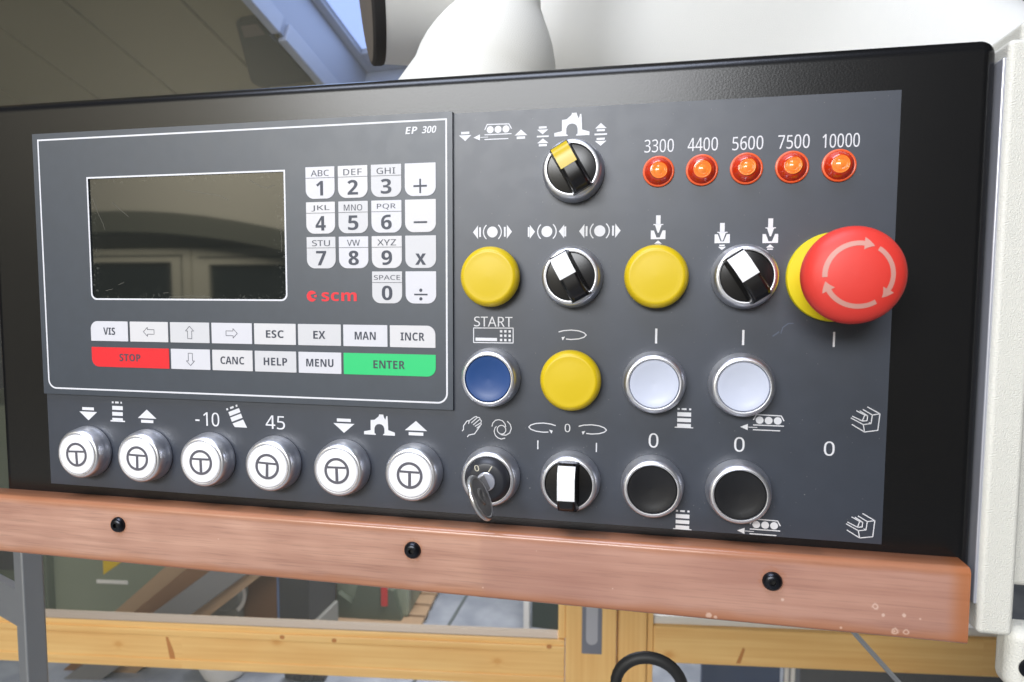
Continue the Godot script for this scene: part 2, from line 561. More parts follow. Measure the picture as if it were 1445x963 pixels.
# ---------------------------------------------------------------- lettering and symbols (millimetres in the panel's plane)
func letters(st: Maker, s: String, x0: float, x1: float, y0: float, y1: float, bold := false, shear := 0.0, z := 0.0) -> void:
	var key := "bold" if bold else "plain"
	if not fonts.has(key):
		var fo := SystemFont.new()
		fo.font_names = PackedStringArray(["Droid Sans"])
		fo.font_weight = 700 if bold else 400
		fonts[key] = fo
	var tm := TextMesh.new()
	tm.text = s
	tm.font = fonts[key]
	tm.font_size = 64
	tm.pixel_size = 0.01
	tm.depth = 0.0
	tm.curve_step = 1.0
	var a := tm.surface_get_arrays(0)
	var vs: PackedVector3Array = a[Mesh.ARRAY_VERTEX]
	var ix: PackedInt32Array = a[Mesh.ARRAY_INDEX]
	var lo := Vector2(1e9, 1e9)
	var hi := -lo
	for p in vs:
		lo = lo.min(Vector2(p.x, p.y)); hi = hi.max(Vector2(p.x, p.y))
	var q := func(p: Vector3) -> Vector3:
		var y: float = lerpf(y0, y1, (p.y - lo.y) / (hi.y - lo.y))
		return Vector3(lerpf(x0, x1, (p.x - lo.x) / (hi.x - lo.x)) + (y - y0) * shear, y, z)
	for i in range(0, ix.size(), 3):
		st.tri(q.call(vs[ix[i]]), q.call(vs[ix[i + 1]]), q.call(vs[ix[i + 2]]), Vector3.BACK, Vector3.BACK, Vector3.BACK)

func pv(l: Array) -> PackedVector2Array:
	var p := PackedVector2Array()
	for i in range(0, l.size(), 2):
		p.append(Vector2(l[i], l[i + 1]))
	return p

func pa(l: Array, at := Vector2.ZERO, s := 1.0, flip := 1.0) -> Array:
	var p := []
	for i in range(0, l.size(), 2):
		p.append(at + Vector2(l[i] * s, l[i + 1] * s * flip))
	return p

func arrow_bar(st: Maker, x: float, y: float, w: float, up: bool, tri_h := 5.0, gap := 0.6, bar_h := 1.7, bar_w := 0.66) -> void:
	# triangle with a bar behind its base; y is the tip
	var d := -1.0 if up else 1.0
	st.poly(pv([x, y, x - w / 2, y + d * tri_h, x + w / 2, y + d * tri_h]))
	st.rect(x - w * bar_w / 2, y + d * (tri_h + gap), x + w * bar_w / 2, y + d * (tri_h + gap + bar_h))

func rollers(st: Maker, x: float, y: float, tail := true) -> void:
	# three rollers under a hood over two lines; x, y the middle of the middle roller
	for i in 3:
		st.disc(Vector2(x - 4.0 + i * 4.0, y), 1.75)
	st.stroke([Vector2(x - 6.8, y), Vector2(x - 5.5, y + 2.6), Vector2(x + 5.5, y + 2.4), Vector2(x + 6.8, y)], 0.5)
	st.rect(x - 6.9, y - 2.6, x + 6.8, y - 2.1)
	st.rect(x - 6.9, y - 4.9, x + 5.2, y - 4.4)
	st.poly(pv([x - 12.6, y - 3.5, x - 9.2, y - 2.0, x - 9.2, y - 5.0]))
	if tail: st.rect(x - 9.0, y - 3.65, x - 5.0, y - 3.35)

func house(st: Maker, x: float, y: float, s := 1.0) -> void:
	st.poly(PackedVector2Array(pa([-8.5, 0, -8.5, 1.6, -4.8, 2.4, -4.8, 7.7, -2.6, 7.9, -0.3, 9.8, 0, 10.8, 2.2, 10.8, 2.6, 9.4, 3.3, 8.1, 3.9, 10.1, 4.5, 10.1, 4.7, 8.0, 4.9, 2.8, 8.5, 1.6, 8.5, 0, 1.9, 0, 2.3, 0.6, 2.8, 0.9, 2.8, 3.4, 2.3, 4.7, 1.4, 5.5, 0.05, 5.8, -1.3, 5.5, -2.2, 4.7, -2.7, 3.5, -2.7, 0.8, -1.8, 0.4, -2.2, 0], Vector2(x, y), s)))

func brake(st: Maker, x: float, y: float, inwards: bool) -> void:
	st.disc(Vector2(x, y), 2.7)
	st.ring(Vector2(x, y), 4.3, 4.85, 0.0, PI - 0.85, PI + 0.85, 16)
	st.ring(Vector2(x, y), 4.3, 4.85, 0.0, -0.85, 0.85, 16)
	for s in [-1.0, 1.0]:
		if inwards:
			st.poly(pv([x + s * 5.9, y, x + s * 8.5, y + 3.3, x + s * 8.5, y - 3.4]))
			st.rect(x + s * 9.1 - (0.5 if s > 0 else 0.4), y - 2.5, x + s * 9.1 + 0.45, y + 2.3)
		else:
			st.poly(pv([x + s * 10.0, y, x + s * 7.4, y + 3.4, x + s * 7.4, y - 3.4]))
			st.rect(x + s * 6.35 - 0.45, y - 2.4, x + s * 6.35 + 0.45, y + 2.4)

func chuck(st: Maker, x: float, y: float, entering: bool) -> void:
	# spindle over a V-shaped seat; x middle, y the foot of the seat
	var h := 11.2 if not entering else 9.3
	st.rect(x - 1.1, y + h - 4.3, x + 1.0, y + h)
	st.poly(pv([x - 2.3, y + h - 4.1, x + 2.3, y + h - 4.1, x + 2.3, y + h - 4.5, x + 1.5, y + h - 4.6, x + 0.3, y + h - 8.2, x - 0.3, y + h - 8.2, x - 1.5, y + h - 4.6, x - 2.3, y + h - 4.5]))
	st.poly(pv([x - 3.4, y, x + 3.4, y, x + 3.4, y + 4.1, x + 2.0, y + 4.1, x + 0.75, y + 0.8, x - 0.75, y + 0.8, x - 2.0, y + 4.1, x - 3.4, y + 4.1]))

func barrel(st: Maker, x: float, y: float) -> void:
	# dashed line over three courses on a foot; x middle, y the foot's underside
	for d in [[-3.2, -2.2], [-1.2, 1.0], [2.2, 3.2]]:
		st.rect(x + d[0], y + 8.7, x + d[1], y + 9.6)
	st.rect(x - 3.2, y + 5.6, x + 3.2, y + 7.6)
	st.rect(x - 3.2, y + 2.9, x + 3.2, y + 4.7)
	st.rect(x - 3.2, y + 0.45, x + 3.2, y + 2.0)
	st.rect(x - 4.3, y, x + 4.3, y + 0.44)

func loop(st: Maker, x: float, y: float, s: float) -> void:
	# flat turning arrow; s = 1 opens to the left, -1 to the right
	var p := []
	for l in [[-7, 1.2], [-4.5, 1.9], [-0.7, 2.25], [3, 1.9], [5.6, 1.0], [6.7, -0.1], [5.6, -1.2], [3, -2.05], [-0.7, -2.4], [-3.3, -2.2]]:
		p.append(Vector2(x + l[0] * s, y + l[1]))
	st.stroke(p, 0.5)
	st.poly(pv([x - 5.5 * s, y - 1.4, x - 3.7 * s, y - 1.0, x - 4.9 * s, y - 3.0]))

func profile_icon(st: Maker, x: float, y: float) -> void:
	var k := 0.0846
	var o := Vector2(x, y)
	for l in [[0, 0, 63, 35, 56, 125, -9, 137, -17, 97, 21, 90, 26, 43], [26, 43, 63, 35], [26, 43, -22, 15], [-17, 97, -80, 63], [-9, 137, -74, 98], [21, 90, 10, 84],
			[-12, 45, 3, 48, 1, 75, -22, 78, -12, 45], [-12, 45, -54, 23], [3, 48, -37, 23], [-22, 78, -74, 53]]:
		st.stroke(pa(l, o, k, -1.0), 0.42)


# ---------------------------------------------------------------- controls
var bezel_mesh: ArrayMesh
var rim_mesh: ArrayMesh

func bezel(p: Node3D, deep := 0.0) -> void:
	if bezel_mesh == null:
		var prof := [Vector2(14.3, 0), Vector2(14.85, 0.5), Vector2(14.95, 1.4), Vector2(14.8, 2.6)]
		for i in 9:
			var a := PI / 2 * i / 8.0
			prof.append(Vector2(12.35 + 2.25 * pow(cos(a), 0.8), 3.2 + 6.2 * sin(a)))
		prof.append_array([Vector2(12.1, 9.75), Vector2(11.75, 9.7), Vector2(11.6, 9.3), Vector2(11.6, 4.0)])
		bezel_mesh = Maker.new().lathe(prof, Vector3.ZERO, 96).done()
	obj("bezel", bezel_mesh, mats["satin chrome"], p)

func push_button(x: float, y: float, cap: Mesh, m: Material, label: String, root: Node3D, ring_on := true) -> Node3D:
	var p := part("push_button", root, Vector3(x, y, 0.3), label)
	if ring_on: bezel(p)
	obj("cap", cap, m, p)
	return p

func selector(x: float, y: float, turn: float, pointer: String, back_end: float, label: String, root: Node3D) -> void:
	var p := part("selector_switch", root, Vector3(x, y, 0.3), label)
	bezel(p)
	obj("knob", Maker.new().lathe([Vector2(11.5, 5), Vector2(11.5, 8.4), Vector2(11.2, 8.9), Vector2(7, 9.6), Vector2(0, 9.8)], Vector3.ZERO, 64).done(), mats["knob black"], p)
	# the grip: a bar with an arched back and rounded ends
	var g := Maker.new()
	var ins := Maker.new()
	var b := Basis(Vector3.BACK, turn)
	var hw := 4.5
	var steps := 28
	var top := func(yy: float) -> float:
		return 9.0 + 10.5 * sqrt(maxf(0.0, 1.0 - pow(absf(yy) / 12.6, 4.0)))
	var up := 11.3
	for i in steps:
		var y0 := -11.9 + 23.6 * i / steps
		var y1 := -11.9 + 23.6 * (i + 1) / steps
		var z0: float = top.call(y0)
		var z1: float = top.call(y1)
		var n0 := Vector3(0, -(top.call(y0 + 0.05) - top.call(y0 - 0.05)) / 0.1, 1).normalized()
		var n1 := Vector3(0, -(top.call(y1 + 0.05) - top.call(y1 - 0.05)) / 0.1, 1).normalized()
		var r := 1.9
		var sect := [[-hw - 0.9, -99.0, -1.0], [-hw, -r, -1.0], [-hw + r * 0.3, -r * 0.3, -0.7], [-hw + r, 0.0, 0.0], [hw - r, 0.0, 0.0], [hw - r * 0.3, -r * 0.3, 0.7], [hw, -r, 1.0], [hw + 0.9, -99.0, 1.0]]
		for j in sect.size() - 1:
			var q := []
			var nn := []
			for e in [[j, z0, y0, n0], [j + 1, z0, y0, n0], [j + 1, z1, y1, n1], [j, z1, y1, n1]]:
				var s = sect[e[0]]
				q.append(b * Vector3(s[0], e[2], 8.8 if s[1] < -50 else maxf(8.8, e[1] + s[1])))
				nn.append(b * (Vector3(s[2], 0, 0) + e[3] * (1.0 - absf(s[2]))).normalized())
			g.quad(q[0], q[1], q[2], q[3], nn[0], nn[1], nn[2], nn[3])
		if y1 <= up and y0 >= back_end:
			var w := hw - 0.35
			var lift := 0.14
			ins.quad(b * Vector3(-w, y0, z0 + lift), b * Vector3(w, y0, z0 + lift), b * Vector3(w, y1, z1 + lift), b * Vector3(-w, y1, z1 + lift), b * n0, b * n0, b * n1, b * n1)
	for e in [-11.9, 11.7]:
		g.flat(b * Vector3(-hw, e, 8.8), b * Vector3(hw, e, 8.8), b * Vector3(hw, e, top.call(e) - 0.3), b * Vector3(-hw, e, top.call(e) - 0.3), b * Vector3(0, signf(e), 0))
	obj("grip", g.done(), mats["knob black"], p)
	obj("pointer_insert", ins.done(), mats[pointer], p)


func build_controls(root: Node3D) -> void:
	var dish := Maker.new().lathe([Vector2(11.35, 4), Vector2(11.35, 8.9), Vector2(11.1, 9.25), Vector2(10.3, 9.2), Vector2(8.5, 8.75), Vector2(5, 8.2), Vector2(0, 7.9)], Vector3.ZERO, 72).done()
	var dome := Maker.new().lathe([Vector2(12.5, 0), Vector2(13.4, 2.2), Vector2(14.55, 3.2), Vector2(14.9, 4.4), Vector2(14.85, 5.6), Vector2(14.5, 6.9), Vector2(13.9, 8.0), Vector2(13.2, 8.8), Vector2(12.7, 9.15), Vector2(12.3, 9.3), Vector2(11.6, 9.25), Vector2(9, 9.35), Vector2(5, 9.55), Vector2(0, 9.65)], Vector3.ZERO, 96).done()
	selector(40.4, 50.6, 0.52, "pointer yellow", -0.6, "black selector with yellow pointer, under the arch symbol at the top", root)
	push_button(0, 0, dome, mats["yellow plastic"], "yellow mushroom button left of the white-pointer selector, above START", root, false)
	selector(40.4, 0, 0.5, "pointer white", -0.6, "black selector with white pointer between two yellow buttons", root)
	push_button(80.3, 0, dome, mats["yellow plastic"], "yellow mushroom button under the spindle symbol below the first amber lamp", root, false)
	selector(120.2, 0, 0.58, "pointer white", -1.4, "black selector with white pointer beside the red emergency stop", root)
	push_button(0, -50.4, dish, mats["blue plastic"], "blue push button in a chrome ring under START", root)
	push_button(40.4, -50.4, dome, mats["yellow plastic"], "yellow mushroom button right of the blue button", root, false)
	push_button(80.3, -50.4, dish, mats["clear white plastic"], "clear white push button in a chrome ring, the left one", root)
	push_button(120.2, -50.4, dish, mats["clear white plastic"], "clear white push button in a chrome ring, the right one", root)
	selector(40.4, -100.9, 0.0, "pointer white", -5.6, "black selector with a long white pointer standing upright between two turning arrows", root)
	push_button(80.3, -100.9, dish, mats["black plastic"], "black push button in a chrome ring below the left white one", root)
	push_button(120.2, -100.9, dish, mats["black plastic"], "black push button in a chrome ring below the right white one", root)

	# key switch
	var ks := part("key_switch", root, Vector3(0, -100.9, 0.3), "key switch in a chrome ring with a black 0 and I dial")
	bezel(ks)
	obj("dial", Maker.new().lathe([Vector2(11.5, 5), Vector2(11.5, 9.6), Vector2(11.0, 10.8), Vector2(9.2, 12.6), Vector2(8.4, 13.0), Vector2(4.8, 13.0), Vector2(4.8, 11.0)], Vector3.ZERO, 72).done(), mats["lock black"], ks)
	var ba := Maker.new().lathe([Vector2(4.7, 10), Vector2(4.7, 13.6), Vector2(4.4, 13.9), Vector2(0, 13.9)], Vector3.ZERO, 48)
	obj("lock_barrel", ba.done(), mats["trim metal"], ks)
	var zero := Maker.new()
	letters(zero, "0", -5.6, -3.3, 5.0, 8.0, false, -0.15, 13.08)
	zero.stroke([Vector2(1.3, 5.0), Vector2(3.1, 7.9)], 0.5, 13.08)
	obj("dial_print", zero.done(), mats["lock print"], ks)

	# silver T buttons
	var tcap := Maker.new().lathe([Vector2(11.45, 4), Vector2(11.45, 9.4), Vector2(11.2, 9.75), Vector2(10.9, 9.85), Vector2(0, 9.95)], Vector3.ZERO, 72).done()
	var ts := Maker.new()
	ts.ring(Vector2.ZERO, 5.55, 7.0, 10.06)
	ts.rect(-5.2, 1.2, 5.2, 2.4, 10.05)
	ts.rect(-0.8, -5.52, 0.8, 1.19, 10.05)
	var tsm := ts.done()
	var what := ["under the first down arrow, nearest the panel's left edge", "under the first up arrow", "under minus 10", "under 45", "under the down arrow left of the arch", "under the up arrow right of the arch"]
	for i in 6:
		var p := push_button(-242.1 + 40.24 * i, -101.1, tcap, mats["t cap white"], "silver push button with a T in a circle, " + what[i], root)
		obj("print", tsm, mats["t print"], p).rotation.z = [0.03, -0.02, 0.01, -0.035, 0.02, -0.01][i]

	# amber lamps
	var rim := Maker.new().lathe([Vector2(7.2, 0), Vector2(7.3, 0.5), Vector2(7.1, 1.0), Vector2(6.6, 1.2), Vector2(6.3, 1.1)], Vector3.ZERO, 64).done()
	var flange := Maker.new().lathe([Vector2(6.5, 0.6), Vector2(6.4, 1.2), Vector2(5.8, 2.2), Vector2(4.7, 3.7), Vector2(4.3, 4.1), Vector2(3.9, 4.25)], Vector3.ZERO, 64).done()
	var ridge := [Vector2(4.0, 4.0), Vector2(3.9, 4.35), Vector2(3.6, 4.4), Vector2(3.35, 4.05), Vector2(3.1, 4.15), Vector2(2.85, 4.4), Vector2(2.6, 4.15), Vector2(2.35, 4.4), Vector2(2.1, 4.2)]
	for i in 7:
		ridge.append(Vector2(2.0 - 2.0 * i / 6.0, 4.25 + 0.5 * sin(PI / 2 * i / 6.0)))
	var core := Maker.new().lathe(ridge, Vector3.ZERO, 48).done()
	var speed := ["3300", "4400", "5600", "7500", "10000"]
	for i in 5:
		var p := part("indicator_lamp", root, Vector3(80.5 + 19.7 * i, 49.4, 0.3), "amber indicator lamp under the number " + speed[i])
		obj("lens", flange, mats["amber lens"], p)
		obj("rim", rim, mats["amber rim"], p)
		var front := obj("lens_front", core, mats["amber core"], p)
		front.rotation = Vector3([-0.04, 0.03, -0.06, -0.06, -0.02][i], [0.05, 0.0, -0.05, -0.06, -0.05][i], i * 0.7)

	# emergency stop
	var es := part("emergency_stop_button", root, Vector3(158.4, -0.3, 0.3), "red mushroom emergency stop on a yellow disc")
	obj("collar", Maker.new().lathe([Vector2(20, 0), Vector2(20.1, 2.6), Vector2(19.7, 3.3), Vector2(12, 3.6)], Vector3.ZERO, 96).done(), mats["collar yellow"], es)
	var head := [Vector2(13.5, 3.4), Vector2(14.5, 9), Vector2(16.2, 16), Vector2(18.4, 23.5), Vector2(19.5, 27.5), Vector2(19.95, 30.5), Vector2(19.8, 32.6), Vector2(19.2, 34.6), Vector2(17.9, 36.4), Vector2(16.0, 37.8), Vector2(13, 39.0), Vector2(9, 39.9), Vector2(4.5, 40.4), Vector2(0, 40.5)]
	obj("head", Maker.new().lathe(head, Vector3.ZERO, 96).done(), mats["stop red"], es)
	var hz := func(r: float) -> float:
		for i in range(8, head.size() - 1):
			if r <= head[i].x and r >= head[i + 1].x:
				return lerpf(head[i].y, head[i + 1].y, (head[i].x - r) / (head[i].x - head[i + 1].x)) + 0.13
		return head[8].y
	var on := func(r: float, a: float) -> Vector3:
		return Vector3(cos(a) * r, sin(a) * r, hz.call(r))
	for span in [[184.0, 82.0], [56.0, -28.0], [-58.0, -150.0]]:
		var ar := Maker.new()
		var n := 22
		var put := func(r0: float, r1: float, r2: float, r3: float, a: float, c: float) -> void:
			var nn: Vector3 = Vector3(cos(a) * 0.3, sin(a) * 0.3, 1).normalized()
			ar.quad(on.call(r0, a), on.call(r1, a), on.call(r3, c), on.call(r2, c), nn, nn, nn, nn)
		for i in n:
			put.call(11.55, 12.5, 11.55, 12.5, deg_to_rad(lerpf(span[0], span[1], float(i) / n)), deg_to_rad(lerpf(span[0], span[1], float(i + 1) / n)))
			put.call(12.5, 13.45, 12.5, 13.45, deg_to_rad(lerpf(span[0], span[1], float(i) / n)), deg_to_rad(lerpf(span[0], span[1], float(i + 1) / n)))
		var tip := deg_to_rad(18.0)
		var a1 := deg_to_rad(span[1])
		for i in 4:
			var f0 := 1.0 - i / 4.0
			var f1 := 1.0 - (i + 1) / 4.0
			put.call(12.5 - 2.5 * f0, 12.5, 12.5 - 2.5 * f1, 12.5, a1 - tip * i / 4.0, a1 - tip * (i + 1) / 4.0)
			put.call(12.5, 12.5 + 2.5 * f0, 12.5, 12.5 + 2.5 * f1, a1 - tip * i / 4.0, a1 - tip * (i + 1) / 4.0)
		obj("arrow", ar.done(), mats["faded arrow"], es)


func symbol(sheet: Node3D, called: String, st: Maker, label := "") -> void:
	obj(called, st.done(), mats["white ink"], sheet, Vector3(0, 0, 0.42), label)

func build_prints(sheet: Node3D) -> void:
	var st := Maker.new()
	st.stroke(pa([137.2, -26.2, 138.0, -23.4, 140.2, -21.6, 142.6, -21.4]), 0.45); st.stroke(pa([133.6, -27.6, 135.0, -26.6, 136.4, -25.4]), 0.6)
	obj("scuff", st.done(), mats["scuff grey"], sheet, Vector3(0, 0, 0.40))
	st = Maker.new()
	var rng := RandomNumberGenerator.new()
	rng.seed = 77
	var seats := [Vector2(40.4, 50.6), Vector2(40.4, 0), Vector2(120.2, 0), Vector2(0, -100.9), Vector2(40.4, -100.9), Vector2(80.3, -100.9), Vector2(120.2, -100.9)]
	for i in 330:
		var p := Vector2(rng.randf_range(-17.0, 182.0), rng.randf_range(-121.0, 80.0))
		if i % 3 == 0:    # more of it lies round the rings
			var a := rng.randf() * TAU
			p = seats[i % 7] + Vector2(cos(a), sin(a)) * (15.4 + absf(rng.randfn(0.0, 3.0)))
		st.disc(p, rng.randf_range(0.07, 0.17) * (1.7 if rng.randf() < 0.06 else 1.0), 0.0, 6)
	var du := MeshInstance3D.new()
	du.name = "dust"
	du.mesh = st.done()
	du.material_override = mats["dust speck"]
	du.position = Vector3(0, 0, 0.00039)
	du.set_meta("kind", "stuff")
	sheet.add_child(du, true)
	st = Maker.new()
	arrow_bar(st, -14.0, 67.5, 6.4, false, 2.9, 0.5, 1.2); rollers(st, 2.8, 72.5); arrow_bar(st, 14.3, 71.9, 6.4, true, 2.8, 0.5, 1.2)
	symbol(sheet, "roller_symbol", st, "white roller symbol between a down arrow and an up arrow")
	st = Maker.new(); house(st, 39.3, 67.8); symbol(sheet, "arch_symbol", st)
	st = Maker.new()
	arrow_bar(st, 25.1, 69.1, 5.5, false, 2.3, 0.5, 1.0, 0.7); st.rect(22.2, 67.75, 28.1, 68.5); arrow_bar(st, 25.2, 67.1, 5.6, true, 2.2, 0.5, 1.0, 0.7)
	symbol(sheet, "closing_arrows_symbol", st)
	st = Maker.new()
	arrow_bar(st, 53.2, 73.2, 5.5, true, 2.5, 0.4, 1.0, 0.7); st.rect(50.2, 67.5, 56.2, 68.3); arrow_bar(st, 53.2, 62.5, 5.5, false, 2.3, 0.45, 1.0, 0.7)
	symbol(sheet, "opening_arrows_symbol", st)
	st = Maker.new(); brake(st, 0, 22.4, false); symbol(sheet, "brake_symbol", st)
	st = Maker.new(); brake(st, 27.5, 22.2, true); symbol(sheet, "brake_symbol", st)
	st = Maker.new(); brake(st, 53.3, 22.1, false); symbol(sheet, "brake_symbol", st)
	for q in [[80.9, 17.8, false, true], [110.1, 15.6, true, false], [131.3, 15.4, false, true]]:
		st = Maker.new(); chuck(st, q[0], q[1], q[2])
		if q[3]:
			st.poly(pv([q[0], q[1] - 0.6, q[0] - 1.75, q[1] - 2.1, q[0] + 1.75, q[1] - 2.1])); st.rect(q[0] - 1.2, q[1] - 3.1, q[0] + 1.2, q[1] - 2.5)
		else:
			st.rect(q[0] - 1.2, q[1] - 1.35, q[0] + 1.2, q[1] - 0.75); st.poly(pv([q[0], q[1] - 3.2, q[0] - 1.75, q[1] - 1.7, q[0] + 1.75, q[1] - 1.7]))
		symbol(sheet, "spindle_symbol", st)
	var nums := [["3300", 73.8, 87.3, 58.3, 64.4], ["4400", 93.6, 107.1, 58.2, 64.3], ["5600", 113.5, 127.0, 57.9, 64.1], ["7500", 133.4, 146.8, 57.7, 63.9], ["10000", 152.2, 167.6, 57.4, 63.5]]
	for q in nums:
		st = Maker.new(); letters(st, q[0], q[1], q[2], q[3], q[4]); symbol(sheet, "lettering", st)
	st = Maker.new()
	letters(st, "START", -9.5, 10.4, -24.9, -19.9)
	symbol(sheet, "lettering", st)
	st = Maker.new()
	st.stroke(pa([-9.7, -25.7, 10.8, -25.5, 10.8, -33.0, -9.7, -33.1, -9.7, -25.7]), 0.45)
	st.rect(-8.7, -32.2, 2.5, -30.6)
	for i in 3:
		for j in 3:
			st.rect(4.0 + i * 2.2, -27.8 - j * 2.2, 5.2 + i * 2.2, -26.6 - j * 2.2)
	symbol(sheet, "terminal_symbol", st)
	st = Maker.new(); loop(st, 40.7, -28.3, 1.0); symbol(sheet, "turning_arrow_symbol", st)
	st = Maker.new(); loop(st, 25.7, -75.2, -1.0); symbol(sheet, "turning_arrow_symbol", st)
	st = Maker.new(); loop(st, 51.2, -75.0, 1.0); symbol(sheet, "turning_arrow_symbol", st)
	for q in [[37.2, 40.0, -77.0, -72.8], [78.3, 82.9, -82.7, -75.6], [118.0, 122.7, -82.6, -75.6], [157.6, 162.2, -82.4, -75.7]]:
		st = Maker.new(); letters(st, "0", q[0], q[1], q[2], q[3]); symbol(sheet, "lettering", st)
	for q in [[23.7, -86.4, -81.9, 0.6], [53.05, -86.3, -81.7, 0.6], [80.9, -31.9, -24.7, 1.0], [120.7, -31.9, -24.8, 1.0], [160.1, -32.0, -25.1, 0.9]]:
		st = Maker.new(); st.rect(q[0] - q[3] / 2, q[1], q[0] + q[3] / 2, q[2]); symbol(sheet, "tick", st)
	# hand and automatic
	var o := Vector2(-20.1, -69.0)
	var k := 0.0602
	st = Maker.new()
	for l in [[70, 165, 83, 152, 83, 120, 112, 78, 137, 70, 127, 101], [126, 80, 178, 41, 196, 34, 206, 42, 152, 92], [205, 42, 222, 42, 230, 54, 168, 108], [229, 56, 240, 70, 237, 86, 184, 120], [236, 84, 240, 100, 200, 136], [232, 112, 180, 185, 128, 198, 117, 215]]:
		st.stroke(pa(l, o, k, -1.0), 0.45)
	symbol(sheet, "hand_symbol", st)
	st = Maker.new()
	st.ring(Vector2(4.95, -77.3), 2.0, 2.45)
	for l in [[333, 115, 340, 85, 362, 60, 392, 53, 425, 62, 447, 88, 453, 112], [465, 63, 492, 90, 500, 125, 487, 162, 455, 183, 420, 182, 400, 174], [372, 112, 360, 125, 352, 155, 362, 188, 385, 210, 415, 218, 448, 208]]:
		st.stroke(pa(l, o, k, -1.0), 0.45)
	symbol(sheet, "swirl_symbol", st)
	for q in [[94.75, -72.35], [95.05, -122.3]]:
		st = Maker.new(); barrel(st, q[0], q[1]); symbol(sheet, "stack_symbol", st)
	st = Maker.new(); rollers(st, 133.1, -67.1); symbol(sheet, "roller_symbol", st)
	st = Maker.new(); rollers(st, 133.0, -117.2); symbol(sheet, "roller_symbol", st)
	st = Maker.new(); profile_icon(st, 175.3, -59.0); symbol(sheet, "profile_symbol", st)
	st = Maker.new(); profile_icon(st, 175.1, -108.5); symbol(sheet, "profile_symbol", st)
	# over the silver buttons
	for q in [[-242.6, -83.1, false], [-203.0, -75.2, true], [-81.5, -83.0, false], [-40.9, -74.8, true]]:
		st = Maker.new(); arrow_bar(st, q[0], q[1], 12.2, q[2], 5.1, 0.9, 1.7, 0.66); symbol(sheet, "arrow_symbol", st)
	st = Maker.new()
	for d in [[-3.6, -2.4], [-1.4, 1.0], [2.2, 3.2]]:
		st.rect(-222.6 + d[0], -72.4, -222.6 + d[1], -71.3)
	st.rect(-226.1, -76.2, -219.0, -73.9); st.rect(-226.2, -79.6, -219.1, -77.4); st.rect(-226.3, -82.3, -219.2, -80.9); st.rect(-227.6, -83.1, -217.8, -82.35)
	symbol(sheet, "stack_symbol", st)
	st = Maker.new()
	var b := Vector2(-146.9, -82.8)
	var ux := Vector2(0.94, 0.36)
	var uy := Vector2(-0.36, 0.94)
	for d in [[-1.2, -0.1], [1.3, 3.6], [5.0, 6.1]]:
		st.poly(PackedVector2Array([b + ux * d[0] + uy * 10.1, b + ux * d[1] + uy * 10.1, b + ux * d[1] + uy * 11.2, b + ux * d[0] + uy * 11.2]))
	for d in [[6.6, 9.0], [3.3, 5.8]]:
		st.poly(PackedVector2Array([b + ux * -0.6 + uy * d[0], b + ux * 6.5 + uy * d[0], b + ux * 6.5 + uy * d[1], b + ux * -0.6 + uy * d[1]]))
	st.poly(PackedVector2Array([b, b + Vector2(7.6, 0), b + ux * 6.5 + uy * 2.3, b + ux * -0.6 + uy * 2.3]))
	symbol(sheet, "tilted_stack_symbol", st)
	st = Maker.new(); st.rect(-171.7, -80.4, -169.0, -79.5); letters(st, "10", -166.6, -156.5, -83.0, -75.2); symbol(sheet, "lettering", st)
	st = Maker.new(); letters(st, "45", -127.9, -116.2, -82.9, -75.3); symbol(sheet, "lettering", st)
	st = Maker.new(); house(st, -61.3, -83.2, 1.02); symbol(sheet, "arch_symbol", st)


func rounded(x0: float, y0: float, x1: float, y1: float, tl: float, tr_: float, br: float, bl: float) -> PackedVector2Array:
	var p := PackedVector2Array()
	for q in [[x0 + bl, y0 + bl, bl, PI], [x1 - br, y0 + br, br, PI * 1.5], [x1 - tr_, y1 - tr_, tr_, 0.0], [x0 + tl, y1 - tl, tl, PI * 0.5]]:
		if q[2] <= 0.0:
			p.append(Vector2(q[0], q[1]))
		else:
			for i in 9:
				p.append(Vector2(q[0] + cos(q[3] + PI / 2 * i / 8) * q[2], q[1] + sin(q[3] + PI / 2 * i / 8) * q[2]))
	return p

func outline(st: Maker, p: PackedVector2Array, inner: PackedVector2Array) -> void:
	for i in p.size():
		var j := (i + 1) % p.size()
		st.flat(Vector3(p[i].x, p[i].y, 0), Vector3(p[j].x, p[j].y, 0), Vector3(inner[j].x, inner[j].y, 0), Vector3(inner[i].x, inner[i].y, 0), Vector3.BACK)

